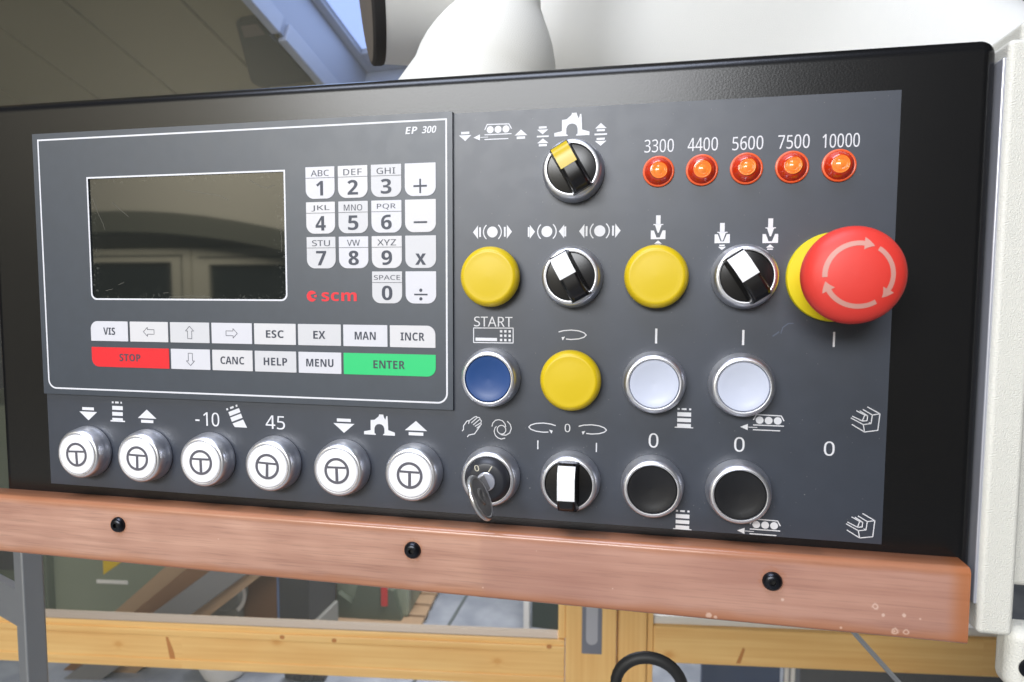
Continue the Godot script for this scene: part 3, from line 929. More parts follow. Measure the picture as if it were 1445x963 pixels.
func build_terminal() -> void:
	var root := thing("keypad_terminal", "flat grey keypad terminal with a dark display and white keys, on the panel's left half", "keypad", PANEL)
	var z := 2.0
	var x0 := -271.2
	var x1 := -20.2
	var y0 := -68.0
	var y1 := 81.9
	var sx0 := -234.7
	var sx1 := -113.0
	var sy0 := -11.8
	var sy1 := 55.6
	# the front plate round the display opening
	var f := Maker.new()
	f.box(Vector3(x0, y0, 0.35), Vector3(sx0, y1, z), 0.0)
	f.box(Vector3(sx1, y0, 0.35), Vector3(x1, y1, z), 0.0)
	f.box(Vector3(sx0, y0, 0.35), Vector3(sx1, sy0, z), 0.0)
	f.box(Vector3(sx0, sy1, 0.35), Vector3(sx1, y1, z), 0.0)
	obj("front_plate", f.done(), mats["terminal film"], root)
	var gl := Maker.new()
	gl.flat(Vector3(sx0, sy1, 1.3), Vector3(sx1, sy1, 1.3), Vector3(sx1, sy0, 1.3), Vector3(sx0, sy0, 1.3), Vector3.BACK)
	obj("display", gl.done(), mats["display glass"], root, Vector3.ZERO, "dark scratched display glass reflecting a window")
	var sr := Maker.new()
	for q in [[-232.7, 45.4, -229.6, 36.4, -226.8, 31.2, -225.0, 26.0], [-219.8, 42.1, -214.5, 37.8, -208.2, 33.0], [-173.2, 47.6, -163.8, 46.1, -151.7, 44.1, -145.3, 41.1], [-134.0, 52.2, -127.8, 48.7, -123.3, 47.4, -117.9, 49.3], [-188.8, -8.7, -184.9, -8.3], [-226.6, -7.5, -220.5, -6.2], [-217.8, -4.1, -213.2, -2.3], [-185.0, -10.8, -172.0, -10.2, -156.2, -10.6], [-115.7, 26.0, -115.2, 18.0, -115.6, 12.3]]:
		var pts := []
		var fine_ := []
		for e in pa(q):
			pts.append(e)
		for i in pts.size() - 1:
			for j in 5:
				fine_.append(pts[i].lerp(pts[i + 1], j / 5.0) + Vector2(sin(i * 9.0 + j * 2.3), cos(i * 5.0 + j * 3.1)) * 0.12)
		sr.stroke(fine_, 0.2)
	var scr := obj("scratches", sr.done(), mats["scratch"], root, Vector3(0, 0, 1.36))
	scr.set_meta("kind", "stuff")
	var li := Maker.new()
	outline(li, rounded(-267.7, -64.9, -22.9, 78.7, 0, 0, 5.5, 5.5), rounded(-266.8, -64.0, -23.8, 77.8, 0, 0, 4.6, 4.6))
	obj("border_line", li.done(), mats["white ink"], root, Vector3(0, 0, z + 0.1))
	li = Maker.new()
	outline(li, rounded(-235.6, -12.7, -112.1, 56.5, 0, 0, 3.6, 3.6), rounded(-234.7, -11.8, -113.0, 55.6, 0, 0, 3.0, 3.0))
	obj("display_line", li.done(), mats["white ink"], root, Vector3(0, 0, z + 0.1))
	var ep := Maker.new()
	letters(ep, "EP", -44.9, -39.0, 71.9, 75.4, true, 0.2)
	letters(ep, "300", -36.2, -28.9, 71.9, 75.4, true, 0.2)
	obj("lettering", ep.done(), mats["white ink"], root, Vector3(0, 0, z + 0.1))
	# red roundel and lettering
	var lg := Maker.new()
	letters(lg, "scm", -92.3, -72.4, -12.7, -7.9, true)
	var disc := PackedVector2Array()
	for i in 40:
		disc.append(Vector2(-98.0, -10.0) + Vector2(cos(TAU * i / 40), sin(TAU * i / 40)) * 2.9)
	for q in Geometry2D.clip_polygons(disc, pv([-98.6, -9.3, -94.5, -8.2, -94.5, -9.0, -96.6, -9.7, -96.6, -10.5, -94.0, -10.6, -94.0, -12.0, -98.0, -11.0])):
		lg.poly(q)
	obj("logo", lg.done(), mats["red ink"], root, Vector3(0, 0, z + 0.1))
	# number keys
	var keys := [["1", "ABC", 0, 0], ["2", "DEF", 1, 0], ["3", "GHI", 2, 0], ["+", "", 3, 0], ["4", "JKL", 0, 1], ["5", "MNO", 1, 1], ["6", "PQR", 2, 1], ["-", "", 3, 1], ["7", "STU", 0, 2], ["8", "VW", 1, 2], ["9", "XYZ", 2, 2], ["x", "", 3, 2], ["0", "SPACE", 2, 3], ["/", "", 3, 3]]
	var shape := Maker.new().prism(rounded(-8.2, -8.2, 8.2, 8.2, 0.3, 0.3, 4.6, 4.6), 0.0, 0.22).done()
	var names := {"+": "plus", "-": "minus", "x": "times", "/": "division"}
	for q in keys:
		var kp := obj("key", shape, mats[["key white", "key white worn", "key white aged"][(q[2] * 2 + q[3] * 5) % 3]], root, Vector3(-92.1 + 18.33 * q[2], 49.1 - 18.13 * q[3], z), "white key " + names.get(q[0], q[0]))
		var st := Maker.new()
		match q[0]:
			"+":
				st.rect(-3.6, -3.7, 3.6, -2.75); st.rect(-0.48, -6.8, 0.48, -3.71); st.rect(-0.48, -2.74, 0.48, 0.35)
			"-": st.rect(-3.6, -3.7, 3.6, -2.75)
			"/":
				st.rect(-3.6, -4.0, 3.6, -3.2); st.disc(Vector2(0, -1.4), 0.85); st.disc(Vector2(0, -5.8), 0.85)
			"x": letters(st, "x", -2.9, 2.9, -6.6, -0.9, true)
			_:
				letters(st, q[0], -2.2 if q[0] == "1" else -2.9, 1.7 if q[0] == "1" else 2.9, -6.6, 0.9, true)
				var w := {3: 5.1, 2: 3.6, 5: 7.2}[q[1].length()] as float
				letters(st, q[1], -w, w, 3.4 if q[1] != "SPACE" else 3.9, 6.5 if q[1] != "SPACE" else 6.3)
				st.rect(-8.2, 2.4, 8.2, 2.62)
		obj("legend", st.done(), mats["key print"], kp, Vector3(0, 0, 0.3))
	# function keys
	var fk := [["VIS", 0, 0, 1], ["<", 1, 0, 1], ["^", 2, 0, 1], [">", 3, 0, 1], ["ESC", 4, 0, 1], ["EX", 5, 0, 1], ["MAN", 6, 0, 1], ["INCR", 7, 0, 1], ["STOP", 0, 1, 2], ["v", 2, 1, 1], ["CANC", 3, 1, 1], ["HELP", 4, 1, 1], ["MENU", 5, 1, 1], ["ENTER", 6, 1, 2]]
	var fname := {"<": "left arrow", "^": "up arrow", ">": "right arrow", "v": "down arrow"}
	for q in fk:
		var w: float = 24.7 if q[3] == 1 else 50.9
		var cx: float = -236.7 + 26.08 * q[1] + w / 2
		var cy := -30.5 if q[2] == 0 else -45.4
		var h := 5.65
		var r := [0.3, 0.3, 0.3, 0.3]
		if q[0] == "VIS": r[0] = 4.6
		if q[0] == "INCR": r[1] = 4.6
		if q[0] == "ENTER": r[2] = 4.6
		if q[0] == "STOP": r[3] = 4.6
		var kp := obj("key", Maker.new().prism(rounded(-w / 2, -h, w / 2, h, r[0], r[1], r[2], r[3]), 0.0, 0.22).done(), mats[{"STOP": "key red", "ENTER": "key green"}.get(q[0], ["key white", "key white aged", "key white worn"][(q[1] + q[2]) % 3])], root, Vector3(cx, cy, z), ({"STOP": "red", "ENTER": "green"}.get(q[0], "white") as String) + " key " + fname.get(q[0], q[0]))
		var st := Maker.new()
		if fname.has(q[0]):
			var b := Basis(Vector3.BACK, {"<": PI / 2, "^": 0.0, ">": -PI / 2, "v": PI}[q[0]])
			var pts := []
			for e in pa([0, 3.5, -2.6, 0.9, -1.3, 0.9, -1.3, -3.4, 1.3, -3.4, 1.3, 0.9, 2.6, 0.9, 0, 3.5]):
				var rr := b * Vector3(e.x, e.y, 0)
				pts.append(Vector2(rr.x, rr.y))
			st.stroke(pts, 0.28)
		else:
			var hw: float = {"VIS": 3.9, "ESC": 5.3, "EX": 3.5, "MAN": 5.9, "INCR": 6.5, "STOP": 6.9, "CANC": 7.3, "HELP": 7.0, "MENU": 7.9, "ENTER": 8.7}[q[0]]
			letters(st, q[0], -hw, hw, -2.1, 2.1, true)
		obj("legend", st.done(), mats["key print"], kp, Vector3(0, 0, 0.3))


func rail_profile() -> Array:
	var prof := [Vector2(-160.3, 0), Vector2(-126.9, 0), Vector2(-126.3, 1.0), Vector2(-126.2, 11.0)]
	for i in 7:
		var a := PI / 2 * i / 6
		prof.append(Vector2(-129.0 + 2.8 * cos(a), 11.2 + 2.8 * sin(a)))
	for i in 5:
		var a := PI / 2 * i / 4
		prof.append(Vector2(-158.2 - 2.1 * sin(a), 11.9 + 2.1 * cos(a)))
	return prof

func build_panel() -> void:
	var root := thing("control_panel", "black machine control panel with buttons, selectors, amber lamps and a red emergency stop", "control panel", PANEL)
	var hs := Maker.new().rbox(Vector3(-42.4, -28.0, -32), Vector3(528, 259, 64), 6.5, 6)
	obj("housing", hs.done(), mats["black paint"], root)
	var sh := obj("label_sheet", Maker.new().box(Vector3(-271, -122.4, 0.02), Vector3(183.7, 81.2, 0.32)).done(), mats["label film"], root, Vector3.ZERO, "dark grey label sheet printed with white symbols")
	build_prints(sh)
	build_controls(root)
	# lacquered wooden rail along the lower edge
	var prof := rail_profile()
	var rail := obj("wooden_rail", Maker.new().extrude_x(prof, -330, 214.5, 0.0, 1.0).done(), mats["rail lacquer"], root, Vector3.ZERO, "reddish brown lacquered wooden rail screwed along the panel's lower edge")
	rail.rotation.z = 0.0035
	var sc := Maker.new().lathe([Vector2(4.4, 0), Vector2(4.4, 0.5), Vector2(4.0, 1.5), Vector2(3.1, 2.4), Vector2(2.0, 2.8), Vector2(1.35, 2.8), Vector2(1.3, 1.0)], Vector3.ZERO, 40).done()
	var so := Maker.new().disc(Vector2.ZERO, 1.4, 1.1, 6).done()
	for x in [-212.7, -38.6, 134.0]:
		var s := obj("screw", sc, mats["screw steel"], rail, Vector3(x, -138.4 - 0.0035 * x, 14.0))
		obj("socket", so, mats["socket dark"], s)


# ---------------------------------------------------------------- scene
func _ready() -> void:
	var cam := Camera3D.new()
	cam.name = "camera"
	add_child(cam)
	# camera axes measured against the panel's square grid
	var right := Vector3(0.97903, 0.00373, -0.20370)
	var fwd := Vector3(-0.20292, -0.07125, -0.97660)
	right = (right - fwd * right.dot(fwd)).normalized()
	cam.transform = Transform3D(Basis(right, right.cross(fwd).normalized(), -fwd), Vector3(0.07773, 1.34171, 0.32534)).orthonormalized()
	cam.fov = 54.46
	# a compact camera's small aperture: what lies behind the panel is a little soft
	var optics := CameraAttributesPhysical.new()
	optics.frustum_focal_length = 23.32
	optics.frustum_focus_distance = 0.36
	optics.exposure_aperture = 15.0
	optics.frustum_near = 0.02
	optics.frustum_far = 60.0
	cam.attributes = optics
	cam.fov = 54.46
	cam.near = 0.02
	cam.far = 60.0
	var we := WorldEnvironment.new()
	we.name = "world_environment"
	var env := Environment.new()
	env.background_mode = Environment.BG_COLOR
	env.background_color = Color(0.16, 0.16, 0.17)
	env.background_energy_multiplier = 1.0
	env.tonemap_mode = Environment.TONE_MAPPER_LINEAR
	env.tonemap_exposure = 0.75
	env.sdfgi_enabled = true
	env.ssao_enabled = true
	env.ssil_enabled = true
	we.environment = env
	add_child(we)
	lamp("overhead_light", Vector3(-0.3, 3.0, 0.5), Vector3(-0.05, 1.35, 0.0), Vector2(1.2, 0.9), 5.5, c8(224, 233, 255))
	lamp("front_light", Vector3(-0.5, 2.22, 2.3), Vector3(0, 1.35, 0.0), Vector2(1.6, 0.6), 8.0, c8(250, 252, 255))
	lamp("added_rear_light", Vector3(-2.6, 3.1, 2.4), Vector3(-3.2, 1.5, 4.0), Vector2(1.2, 0.9), 24.0, c8(250, 246, 236))  # added, unseen: brightens the wall that the display reflects
	lamp("added_workshop_light", Vector3(-0.35, 1.70, -2.0), Vector3(-0.7, 0.0, -2.1), Vector2(0.9, 0.7), 7.5, c8(238, 240, 248))  # added behind the panel, unseen: brightens the workshop floor
	make_materials()
	build_room()
	build_panel()
	build_terminal()
	build_machine()
	build_key()
	build_partition()
	build_workshop()

func lamp(called: String, at: Vector3, to: Vector3, size: Vector2, energy: float, c: Color) -> void:
	var l := AreaLight3D.new()
	l.name = called
	l.area_size = size
	l.light_energy = energy
	l.light_color = c
	l.area_range = 12.0
	l.area_attenuation = 2.0
	l.shadow_enabled = true
	add_child(l)
	l.look_at_from_position(at, to, Vector3.UP if absf((to - at).normalized().y) < 0.98 else Vector3.FORWARD)

func m3(k := 1000.0) -> Maker:
	return Maker.new()

const SLOPE_O := Vector3(-1.40968, 2.07976, -1.42897)

func slope_basis() -> Basis:
	var d := Vector3(0.13119, -0.36800, -0.92052).normalized()
	var e := Vector3(0.98999, 0, 0.14109)
	return Basis(e, d, e.cross(d).normalized())   # x to the right, y down the slope, z out of the room or into it

func build_room() -> void:
	var fl := Maker.new()
	fl.k = 1.0
	fl.box(Vector3(-6, -0.2, -7), Vector3(6, 0, 5))
	struct("floor", fl.done(), mats["concrete"])
	# boarded sloping ceiling with a roof window
	var ce := Node3D.new()
	ce.name = "ceiling"
	ce.set_meta("kind", "structure")
	add_child(ce)
	ce.transform = Transform3D(slope_basis(), SLOPE_O)
	var s := 1.0 if (slope_basis().z.y > 0) else -1.0      # local z that points up and out of the room
	var back := Maker.new()
	back.k = 1.0
	for q in [[-2.6, 0.46, -1.6, 2.6], [1.0, 3.4, -1.6, 2.6], [0.46, 1.0, -1.6, -0.6], [0.46, 1.0, 0.46, 2.6]]:
		back.box(Vector3(q[0], q[2], minf(s * 0.014, s * 0.05)), Vector3(q[1], q[3], maxf(s * 0.014, s * 0.05)))
	obj("backing", back.done(), mats["ceiling gap"], ce)
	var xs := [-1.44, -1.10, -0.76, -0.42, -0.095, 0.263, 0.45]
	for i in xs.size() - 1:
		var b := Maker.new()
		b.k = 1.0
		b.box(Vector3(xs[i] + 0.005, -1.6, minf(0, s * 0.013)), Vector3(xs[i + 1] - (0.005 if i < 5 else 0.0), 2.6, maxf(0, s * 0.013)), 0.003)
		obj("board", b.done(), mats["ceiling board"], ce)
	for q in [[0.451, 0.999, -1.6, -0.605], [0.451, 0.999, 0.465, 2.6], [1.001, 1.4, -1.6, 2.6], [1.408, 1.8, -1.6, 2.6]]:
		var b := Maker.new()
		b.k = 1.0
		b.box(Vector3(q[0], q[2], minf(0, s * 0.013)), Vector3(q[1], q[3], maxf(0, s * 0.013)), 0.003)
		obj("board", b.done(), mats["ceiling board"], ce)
	var rw := thing("roof_window", "roof window with a pale deep reveal and bright sky in its pane", "roof window")
	rw.transform = Transform3D(slope_basis(), SLOPE_O)
	var re := Maker.new()
	re.k = 1.0
	for q in [[0.452, 0.462, -0.6, 0.46], [0.99, 1.0, -0.6, 0.46], [0.462, 0.99, -0.6, -0.59], [0.462, 0.99, 0.45, 0.46]]:
		re.box(Vector3(q[0], q[2], minf(s * 0.004, s * 0.24)), Vector3(q[1], q[3], maxf(s * 0.004, s * 0.24)))
	obj("reveal", re.done(), mats["reveal paint"], rw)
	var tr := Maker.new()
	tr.k = 1.0
	tr.box(Vector3(0.446, -0.6, minf(-s * 0.012, s * 0.045)), Vector3(0.474, 0.035, maxf(-s * 0.012, s * 0.045)), 0.004)
	tr.box(Vector3(0.446, 0.06, minf(-s * 0.012, s * 0.045)), Vector3(0.474, 0.46, maxf(-s * 0.012, s * 0.045)), 0.004)
	obj("lining", tr.done(), mats["window frame"], rw)
	var fr := Maker.new()
	fr.k = 1.0
	for q in [[0.462, 0.492, -0.59, 0.45], [0.96, 0.99, -0.59, 0.45], [0.492, 0.96, -0.59, -0.55], [0.492, 0.96, 0.36, 0.45]]:
		fr.box(Vector3(q[0], q[2], minf(s * 0.19, s * 0.235)), Vector3(q[1], q[3], maxf(s * 0.19, s * 0.235)), 0.004)
	obj("frame", fr.done(), mats["window frame"], rw)
	var pn := Maker.new()
	pn.k = 1.0
	pn.box(Vector3(0.49, -0.56, minf(s * 0.21, s * 0.22)), Vector3(0.965, 0.365, maxf(s * 0.21, s * 0.22)))
	obj("sky_pane", pn.done(), mats["sky pane light"], rw)
	var l := AreaLight3D.new()
	l.name = "roof_window_light"
	l.area_size = Vector2(0.45, 0.88)
	l.light_energy = 0.45
	l.light_color = c8(190, 212, 255)
	l.shadow_enabled = true
	add_child(l)
	var sb := slope_basis()
	var c := SLOPE_O + sb * Vector3(0.727, -0.1, s * 0.2)
	l.look_at_from_position(c, c - sb.z * s, sb.y)
	var ha := thing("ceiling_hatch", "dark rounded hatch on the sloping ceiling left of the roof window", "hatch")
	ha.transform = Transform3D(slope_basis(), SLOPE_O)
	var hm := Maker.new()
	hm.k = 1.0
	hm.prism(pv([0.266, 0.225, 0.444, 0.225, 0.444, -0.03, 0.39, -0.03, 0.374, -0.024, 0.364, -0.005, 0.248, 0.188, 0.247, 0.203, 0.254, 0.218]), minf(-s * 0.018, -s * 0.001), maxf(-s * 0.018, -s * 0.001))
	obj("frame", hm.done(), mats["hatch dark"], ha)
	hm = Maker.new()
	hm.k = 1.0
	hm.prism(pv([0.386, -0.016, 0.438, -0.016, 0.438, 0.022, 0.366, 0.022]), minf(-s * 0.021, -s * 0.0185), maxf(-s * 0.021, -s * 0.0185))
	obj("strip", hm.done(), mats["hatch pale"], ha)
	# behind the camera, seen in the display: wall with a glazed door
	var wl := Maker.new()
	wl.k = 1.0
	wl.box(Vector3(-8, 0, 4.0), Vector3(6, 5.5, 4.2))
	struct("wall", wl.done(), mats["room wall"])
	var gd := thing("glazed_door", "cream double door with dark panes, seen reflected in the display", "door", Vector3(-3.18, 0, 3.98))
	var gm := Maker.new()
	gm.k = 1.0
	for q in [[-1.1, -1.0, 0, 1.66], [-0.17, -0.01, 0, 1.66], [0.0, 0.14, 0, 1.66], [1.0, 1.1, 0, 1.66], [-1.0, -0.17, 1.56, 1.66], [0.14, 1.0, 1.54, 1.66], [-1.0, -0.17, 0, 0.5], [0.14, 1.0, 0, 0.5]]:
		gm.box(Vector3(q[0], q[2], -0.05), Vector3(q[1], q[3], 0), 0.005)
	obj("frame", gm.done(), mats["sash cream"], gd)
	gm = Maker.new()
	gm.k = 1.0
	for q in [[-1.1, -0.07, 1.605, 1.615], [-0.085, -0.075, 0.4, 1.604], [0.06, 1.1, 1.59, 1.6]]:
		gm.box(Vector3(q[0], q[2], -0.056), Vector3(q[1], q[3], -0.049))
	obj("groove", gm.done(), mats["beam dark"], gd)
	for q in [[-1.0, -0.17], [0.14, 1.0]]:
		var pm := Maker.new()
		pm.k = 1.0
		pm.box(Vector3(q[0], 0.5, -0.02), Vector3(q[1], 1.56, -0.012))
		obj("pane", pm.done(), mats["dark pane"], gd)
	# an arched beam over that door
	var up := PackedVector2Array()
	var lowp := PackedVector2Array()
	for i in 13:
		var x := -4.6 + 2.8 * i / 12.0
		var bend := 0.085 * pow(x + 3.75, 2.0)
		up.append(Vector2(x, 1.925 - bend)); lowp.append(Vector2(x, 1.775 - bend * 0.9))
	lowp.reverse()
	var ab := Maker.new()
	ab.k = 1.0
	ab.prism(up + lowp, 3.80, 3.97)
	lone("arched_beam", ab.done(), mats["beam dark"], "dark arched beam over the cream door, seen reflected in the display", "beam")


func build_machine() -> void:
	var s := 1000.0
	# overhead arm with a rubber ring at its end
	var arm := thing("overhead_casting", "large white round casting passing behind the panel's top edge, black ring at its left end", "machine casting", Vector3(-0.17, 1.632, -0.25))
	var o := Vector3(-170, 1632, -250)
	var pts := []
	var rad := []
	var sq := []
	var ctrl := [Vector3(-170, 1632, -250), Vector3(-60, 1636, -295), Vector3(70, 1606, -292), Vector3(190, 1548, -330), Vector3(310, 1482, -345), Vector3(430, 1418, -350), Vector3(520, 1300, -350), Vector3(570, 1080, -350), Vector3(580, 700, -350), Vector3(580, 300, -350), Vector3(580, 2, -350)]
	for i in ctrl.size() - 1:
		for j in 8:
			var a: Vector3 = ctrl[maxi(i - 1, 0)]
			var d: Vector3 = ctrl[mini(i + 2, ctrl.size() - 1)]
			pts.append(ctrl[i].cubic_interpolate(ctrl[i + 1], a, d, j / 8.0) - o)
			rad.append(lerpf(80.0, 112.0, smoothstep(0.0, 22.0, i * 8.0 + j)))
			sq.append(lerpf(1.0, 1.9, smoothstep(1.0, 12.0, i * 8.0 + j)))
	obj("body", Maker.new().tube(pts, rad, 96, 1.0, sq).done(), mats["white casting"], arm)
	var ax := Vector3(-0.884, -0.115, 0.423).normalized()
	var bs := Basis(ax.cross(Vector3.UP).normalized(), ax.cross(ax.cross(Vector3.UP)).normalized(), ax)
	obj("end_ring", Maker.new().lathe([Vector2(76, -2), Vector2(80.5, -1), Vector2(81.5, 1), Vector2(81.5, 8), Vector2(80, 9.5), Vector2(78, 10)], Vector3.ZERO, 96, bs).done(), mats["rubber"], arm, Vector3.ZERO, "black rubber ring on the casting's left end")
	obj("end_face", Maker.new().lathe([Vector2(78.2, 9.8), Vector2(74, 10.6), Vector2(0, 10.6)], Vector3.ZERO, 96, bs).done(), mats["worn rubber"], arm, Vector3.ZERO, "worn brownish end face of the casting")
	# bell shaped foot
	var bell := [Vector2(56, -80), Vector2(55, -30)]
	for q in [[46.0, -6], [45.2, 2], [43.2, 10], [40.0, 18], [36.0, 26], [31.4, 33], [26.8, 39], [22.0, 46], [19.2, 54], [18.0, 66], [17.6, 120], [17.6, 320], [16.0, 322], [0, 322]]:
		bell.append(Vector2(q[0], q[1]))
	lone("bell_foot", Maker.new().lathe(bell, Vector3.ZERO, 96, Basis(Vector3.RIGHT, -PI / 2)).done(), mats["bell paint"], "white bell shaped casting standing behind the panel's top edge", "bell casting", Vector3(-0.0275, 1.484, -0.1)).rotation.z = -0.29
	# side bar right of the panel
	var bar := thing("side_bar", "white textured bar along the panel's right edge with a rounded foot", "machine frame", Vector3(0.235, 1.3, 0))
	obj("body", Maker.new().rbox(Vector3(-4.7, 20, -32), Vector3(14.2, 258, 71), 2.4, 4).done(), mats["cream paint"], bar)
	obj("trim_strip", Maker.new().box(Vector3(-13.2, -96, -20), Vector3(-11.7, 142, 1.6), 0.6).done(), mats["trim metal"], bar, Vector3.ZERO, "thin bright metal strip beside the panel")
	lone("machine_cover", Maker.new().rbox(Vector3(0, 0, 0), Vector3(46, 260, 60), 3.0).done(), mats["cream paint"], "pale cover behind the white side bar, at the right edge", "machine cover", Vector3(0.2618, 1.335, -0.05))
	var br := thing("bolt_bracket", "white rounded bracket with a bolt hole below the side bar", "bracket", Vector3(0.2485, 1.178, -0.008))
	obj("body", Maker.new().rbox(Vector3(0, 0, 0), Vector3(21, 30, 16), 6.0, 4).done(), mats["cream paint"], br)
	obj("bolt", Maker.new().lathe([Vector2(4.6, 0), Vector2(4.6, 0.5), Vector2(3.6, 0.9), Vector2(2.4, 0.9), Vector2(2.2, 0.2), Vector2(0, 0.2)], Vector3(-2, -2, 8), 32).done(), mats["screw steel"], br)
	# galvanised post at the lower left
	var po := thing("steel_post", "galvanised square post with a welded crossbar at the lower left", "post", Vector3(-0.474, 1.04, -0.162), -0.35)
	obj("tube", Maker.new().rbox(Vector3(0, -60, 0), Vector3(17.5, 300, 17.5), 2.0).done(), mats["galvanised"], po)
	obj("crossbar", Maker.new().rbox(Vector3(-44, 12, 3), Vector3(70, 36, 8), 1.5).done(), mats["galvanised"], po)
	# hose and rod under the panel
	var hp := []
	var hr := []
	for i in 25:
		var a := lerpf(-0.55, PI + 0.55, i / 24.0)
		hp.append(Vector3(cos(PI - a) * 29.0, sin(a) * 27.0, 0)); hr.append(5.2)
	lone("black_hose", Maker.new().tube(hp, hr, 16).done(), mats["hose rubber"], "black rubber hose bent in an arch below the wooden rail", "hose", Vector3(0.083, 0.9955, -0.25))
	lone("thin_rod", Maker.new().tube([Vector3(-6, 8, 0), Vector3(50, -53, 0)], [2.2, 2.2], 10).done(), mats["galvanised"], "thin grey rod slanting down from under the wooden rail", "rod", Vector3(0.265, 1.035, -0.3))


func build_key() -> void:
	var key := thing("key", "flat metal key with an oval bow standing in the key switch", "key", PANEL + Vector3(0, -0.1009, 0.0003))
	var sdir := Vector3(0.45, -0.893, 0).normalized()
	var nrm := Vector3(0, 0, 1).cross(sdir).normalized()
	var b := Basis(sdir, Vector3(0, 0, 1), sdir.cross(Vector3(0, 0, 1)))
	var oval := PackedVector2Array()
	for i in 48:
		var a := TAU * i / 48
		oval.append(Vector2(3.2 + cos(a) * 10.3, 30.0 + sin(a) * 10.0))
	obj("bow", Maker.new().prism(oval, -1.0, 1.0, b).done(), mats["steel"], key)
	obj("blade", Maker.new().prism(pv([-3.6, 8.0, 3.6, 8.0, 3.6, 21.0, -3.6, 21.0]), -0.9, 0.9, b).done(), mats["steel"], key)
	var rim := Maker.new()
	var pts := []
	var r := []
	for i in 49:
		var a := TAU * i / 48
		pts.append(b * Vector3(3.2 + cos(a) * 10.0, 30.0 + sin(a) * 9.7, 0)); r.append(1.25)
	obj("rim", rim.tube(pts, r, 10).done(), mats["key edge"], key)
	var em := Maker.new()
	for sd in [-1.0, 1.0]:
		em.lathe([Vector2(4.2, 0), Vector2(3.6, 0.6), Vector2(2.4, 0.7), Vector2(1.8, 0.3), Vector2(0, 0.3)], b * Vector3(3.0, 30.0, sd * 1.0), 28, b * Basis(Vector3.RIGHT, 0.0 if sd > 0 else PI))
	obj("stamping", em.done(), mats["steel"], key)


const PART_O := Vector3(-0.06889, 0, -0.91603)
const PART_TURN := 0.1309

func build_partition() -> void:
	# two sliding door leaves of pine and glass behind the machine
	var a := thing("sliding_door", "pine sliding door with a recessed metal pull, behind the machine", "door", PART_O, PART_TURN)
	var st := func(lo: Vector3, hi: Vector3, r := 3.0) -> ArrayMesh:
		return Maker.new().box(lo, hi, r).done()
	obj("rail", st.call(Vector3(-1330, 586, -20), Vector3(-4, 680, 20), 3.0), mats["pine"], a, Vector3.ZERO, "pine cross rail with knots")
	obj("glazing_bead", st.call(Vector3(-1330, 656, 19), Vector3(-4, 669, 24.5), 2.0), mats["pine"], a)
	obj("glazing_bead", st.call(Vector3(-1330, 588, 19), Vector3(-4, 607, 23), 2.0), mats["pine"], a)
	obj("dust_ledge", st.call(Vector3(-1330, 680.2, -14), Vector3(-18, 682, 18), 0.5), mats["dust"], a)
	obj("stile", st.call(Vector3(-3, 20, -20), Vector3(94, 2270, 21), 3.0), mats["pine upright"], a)
	obj("glazing_bead", st.call(Vector3(-17, 681, 4), Vector3(-3.2, 2270, 17), 2.0), mats["pine upright"], a)
	obj("stile", st.call(Vector3(-1430, 20, -20), Vector3(-1331, 2270, 21), 3.0), mats["pine upright"], a)
	obj("rail", st.call(Vector3(-1330, 20, -20), Vector3(-4, 130, 20), 3.0), mats["pine"], a)
	obj("pane", st.call(Vector3(-1330, 684, -3), Vector3(-18, 2270, 1), 0.0), mats["glass"], a)
	obj("pane", st.call(Vector3(-1330, 132, -3), Vector3(-4, 584, 1), 0.0), mats["glass"], a)
	for k in [[-1078, 603, 651, 14, -9], [-800, 605, 652, 13, -7]]:
		obj("knot", Maker.new().prism(pv([k[0] - 3, k[2], k[0] + 2, k[2], k[0] + k[3], k[1] + 18, k[0] + k[3] + 3, k[1], k[0] + k[3] - 8, k[1], k[0] + 1, k[1] + 22]), 20.0, 20.25).done(), mats["knot"], a)
	for k in [[-560, 664, 25.0], [-34, 668, 25.0], [-455, 662, 25.0]]:
		obj("knot", Maker.new().prism(rounded(k[0] - 5, k[1] - 4, k[0] + 5, k[1] + 4, 3.9, 3.9, 3.9, 3.9), 24.0, 24.75).done(), mats["knot"], a)
	var pull := part("pull", a, Vector3(47, 722, 21), "grey metal recessed door pull")
	var pp := Maker.new()
	var outer := rounded(-19, -66, 19, 66, 2, 2, 2, 2)
	pp.prism(outer, 0.0, 1.2)
	obj("plate", pp.done(), mats["grip metal"], pull)
	var hol := Maker.new()
	var sl := rounded(-11, -48, 11, 48, 10.9, 10.9, 10.9, 10.9)
	hol.prism(sl, 1.2, 1.5)
	obj("hollow", hol.done(), mats["grip hollow"], pull)
	var b := thing("door_frame", "pine frame with a wide post and cross rail right of the sliding door", "door frame", PART_O, PART_TURN)
	obj("post", st.call(Vector3(97, 0, -50), Vector3(153, 2100, 8), 3.0), mats["pine upright"], b)
	obj("rail", st.call(Vector3(166, 634, -30), Vector3(1600, 706, 4), 3.0), mats["pine"], b)
	obj("glazing_bead", st.call(Vector3(154, 20, -28), Vector3(165.5, 2000, 2), 2.0), mats["pine upright"], b)
	obj("ledge", st.call(Vector3(166, 706.2, -28), Vector3(1600, 722, -6), 2.0), mats["white paint"], b)
	obj("pane", st.call(Vector3(166, 723, -16), Vector3(1600, 1998, -12), 0.0), mats["glass"], b)
	obj("pane", st.call(Vector3(166, 132, -16), Vector3(1600, 633, -12), 0.0), mats["glass"], b)
	obj("knot", Maker.new().prism(rounded(120, 628, 134, 640, 5.9, 5.9, 5.9, 5.9), 8.0, 8.3).done(), mats["knot"], b)
	obj("knot", Maker.new().prism(pv([322, 640, 330, 640, 338, 668, 334, 672]), 4.0, 4.3).done(), mats["knot"], b)


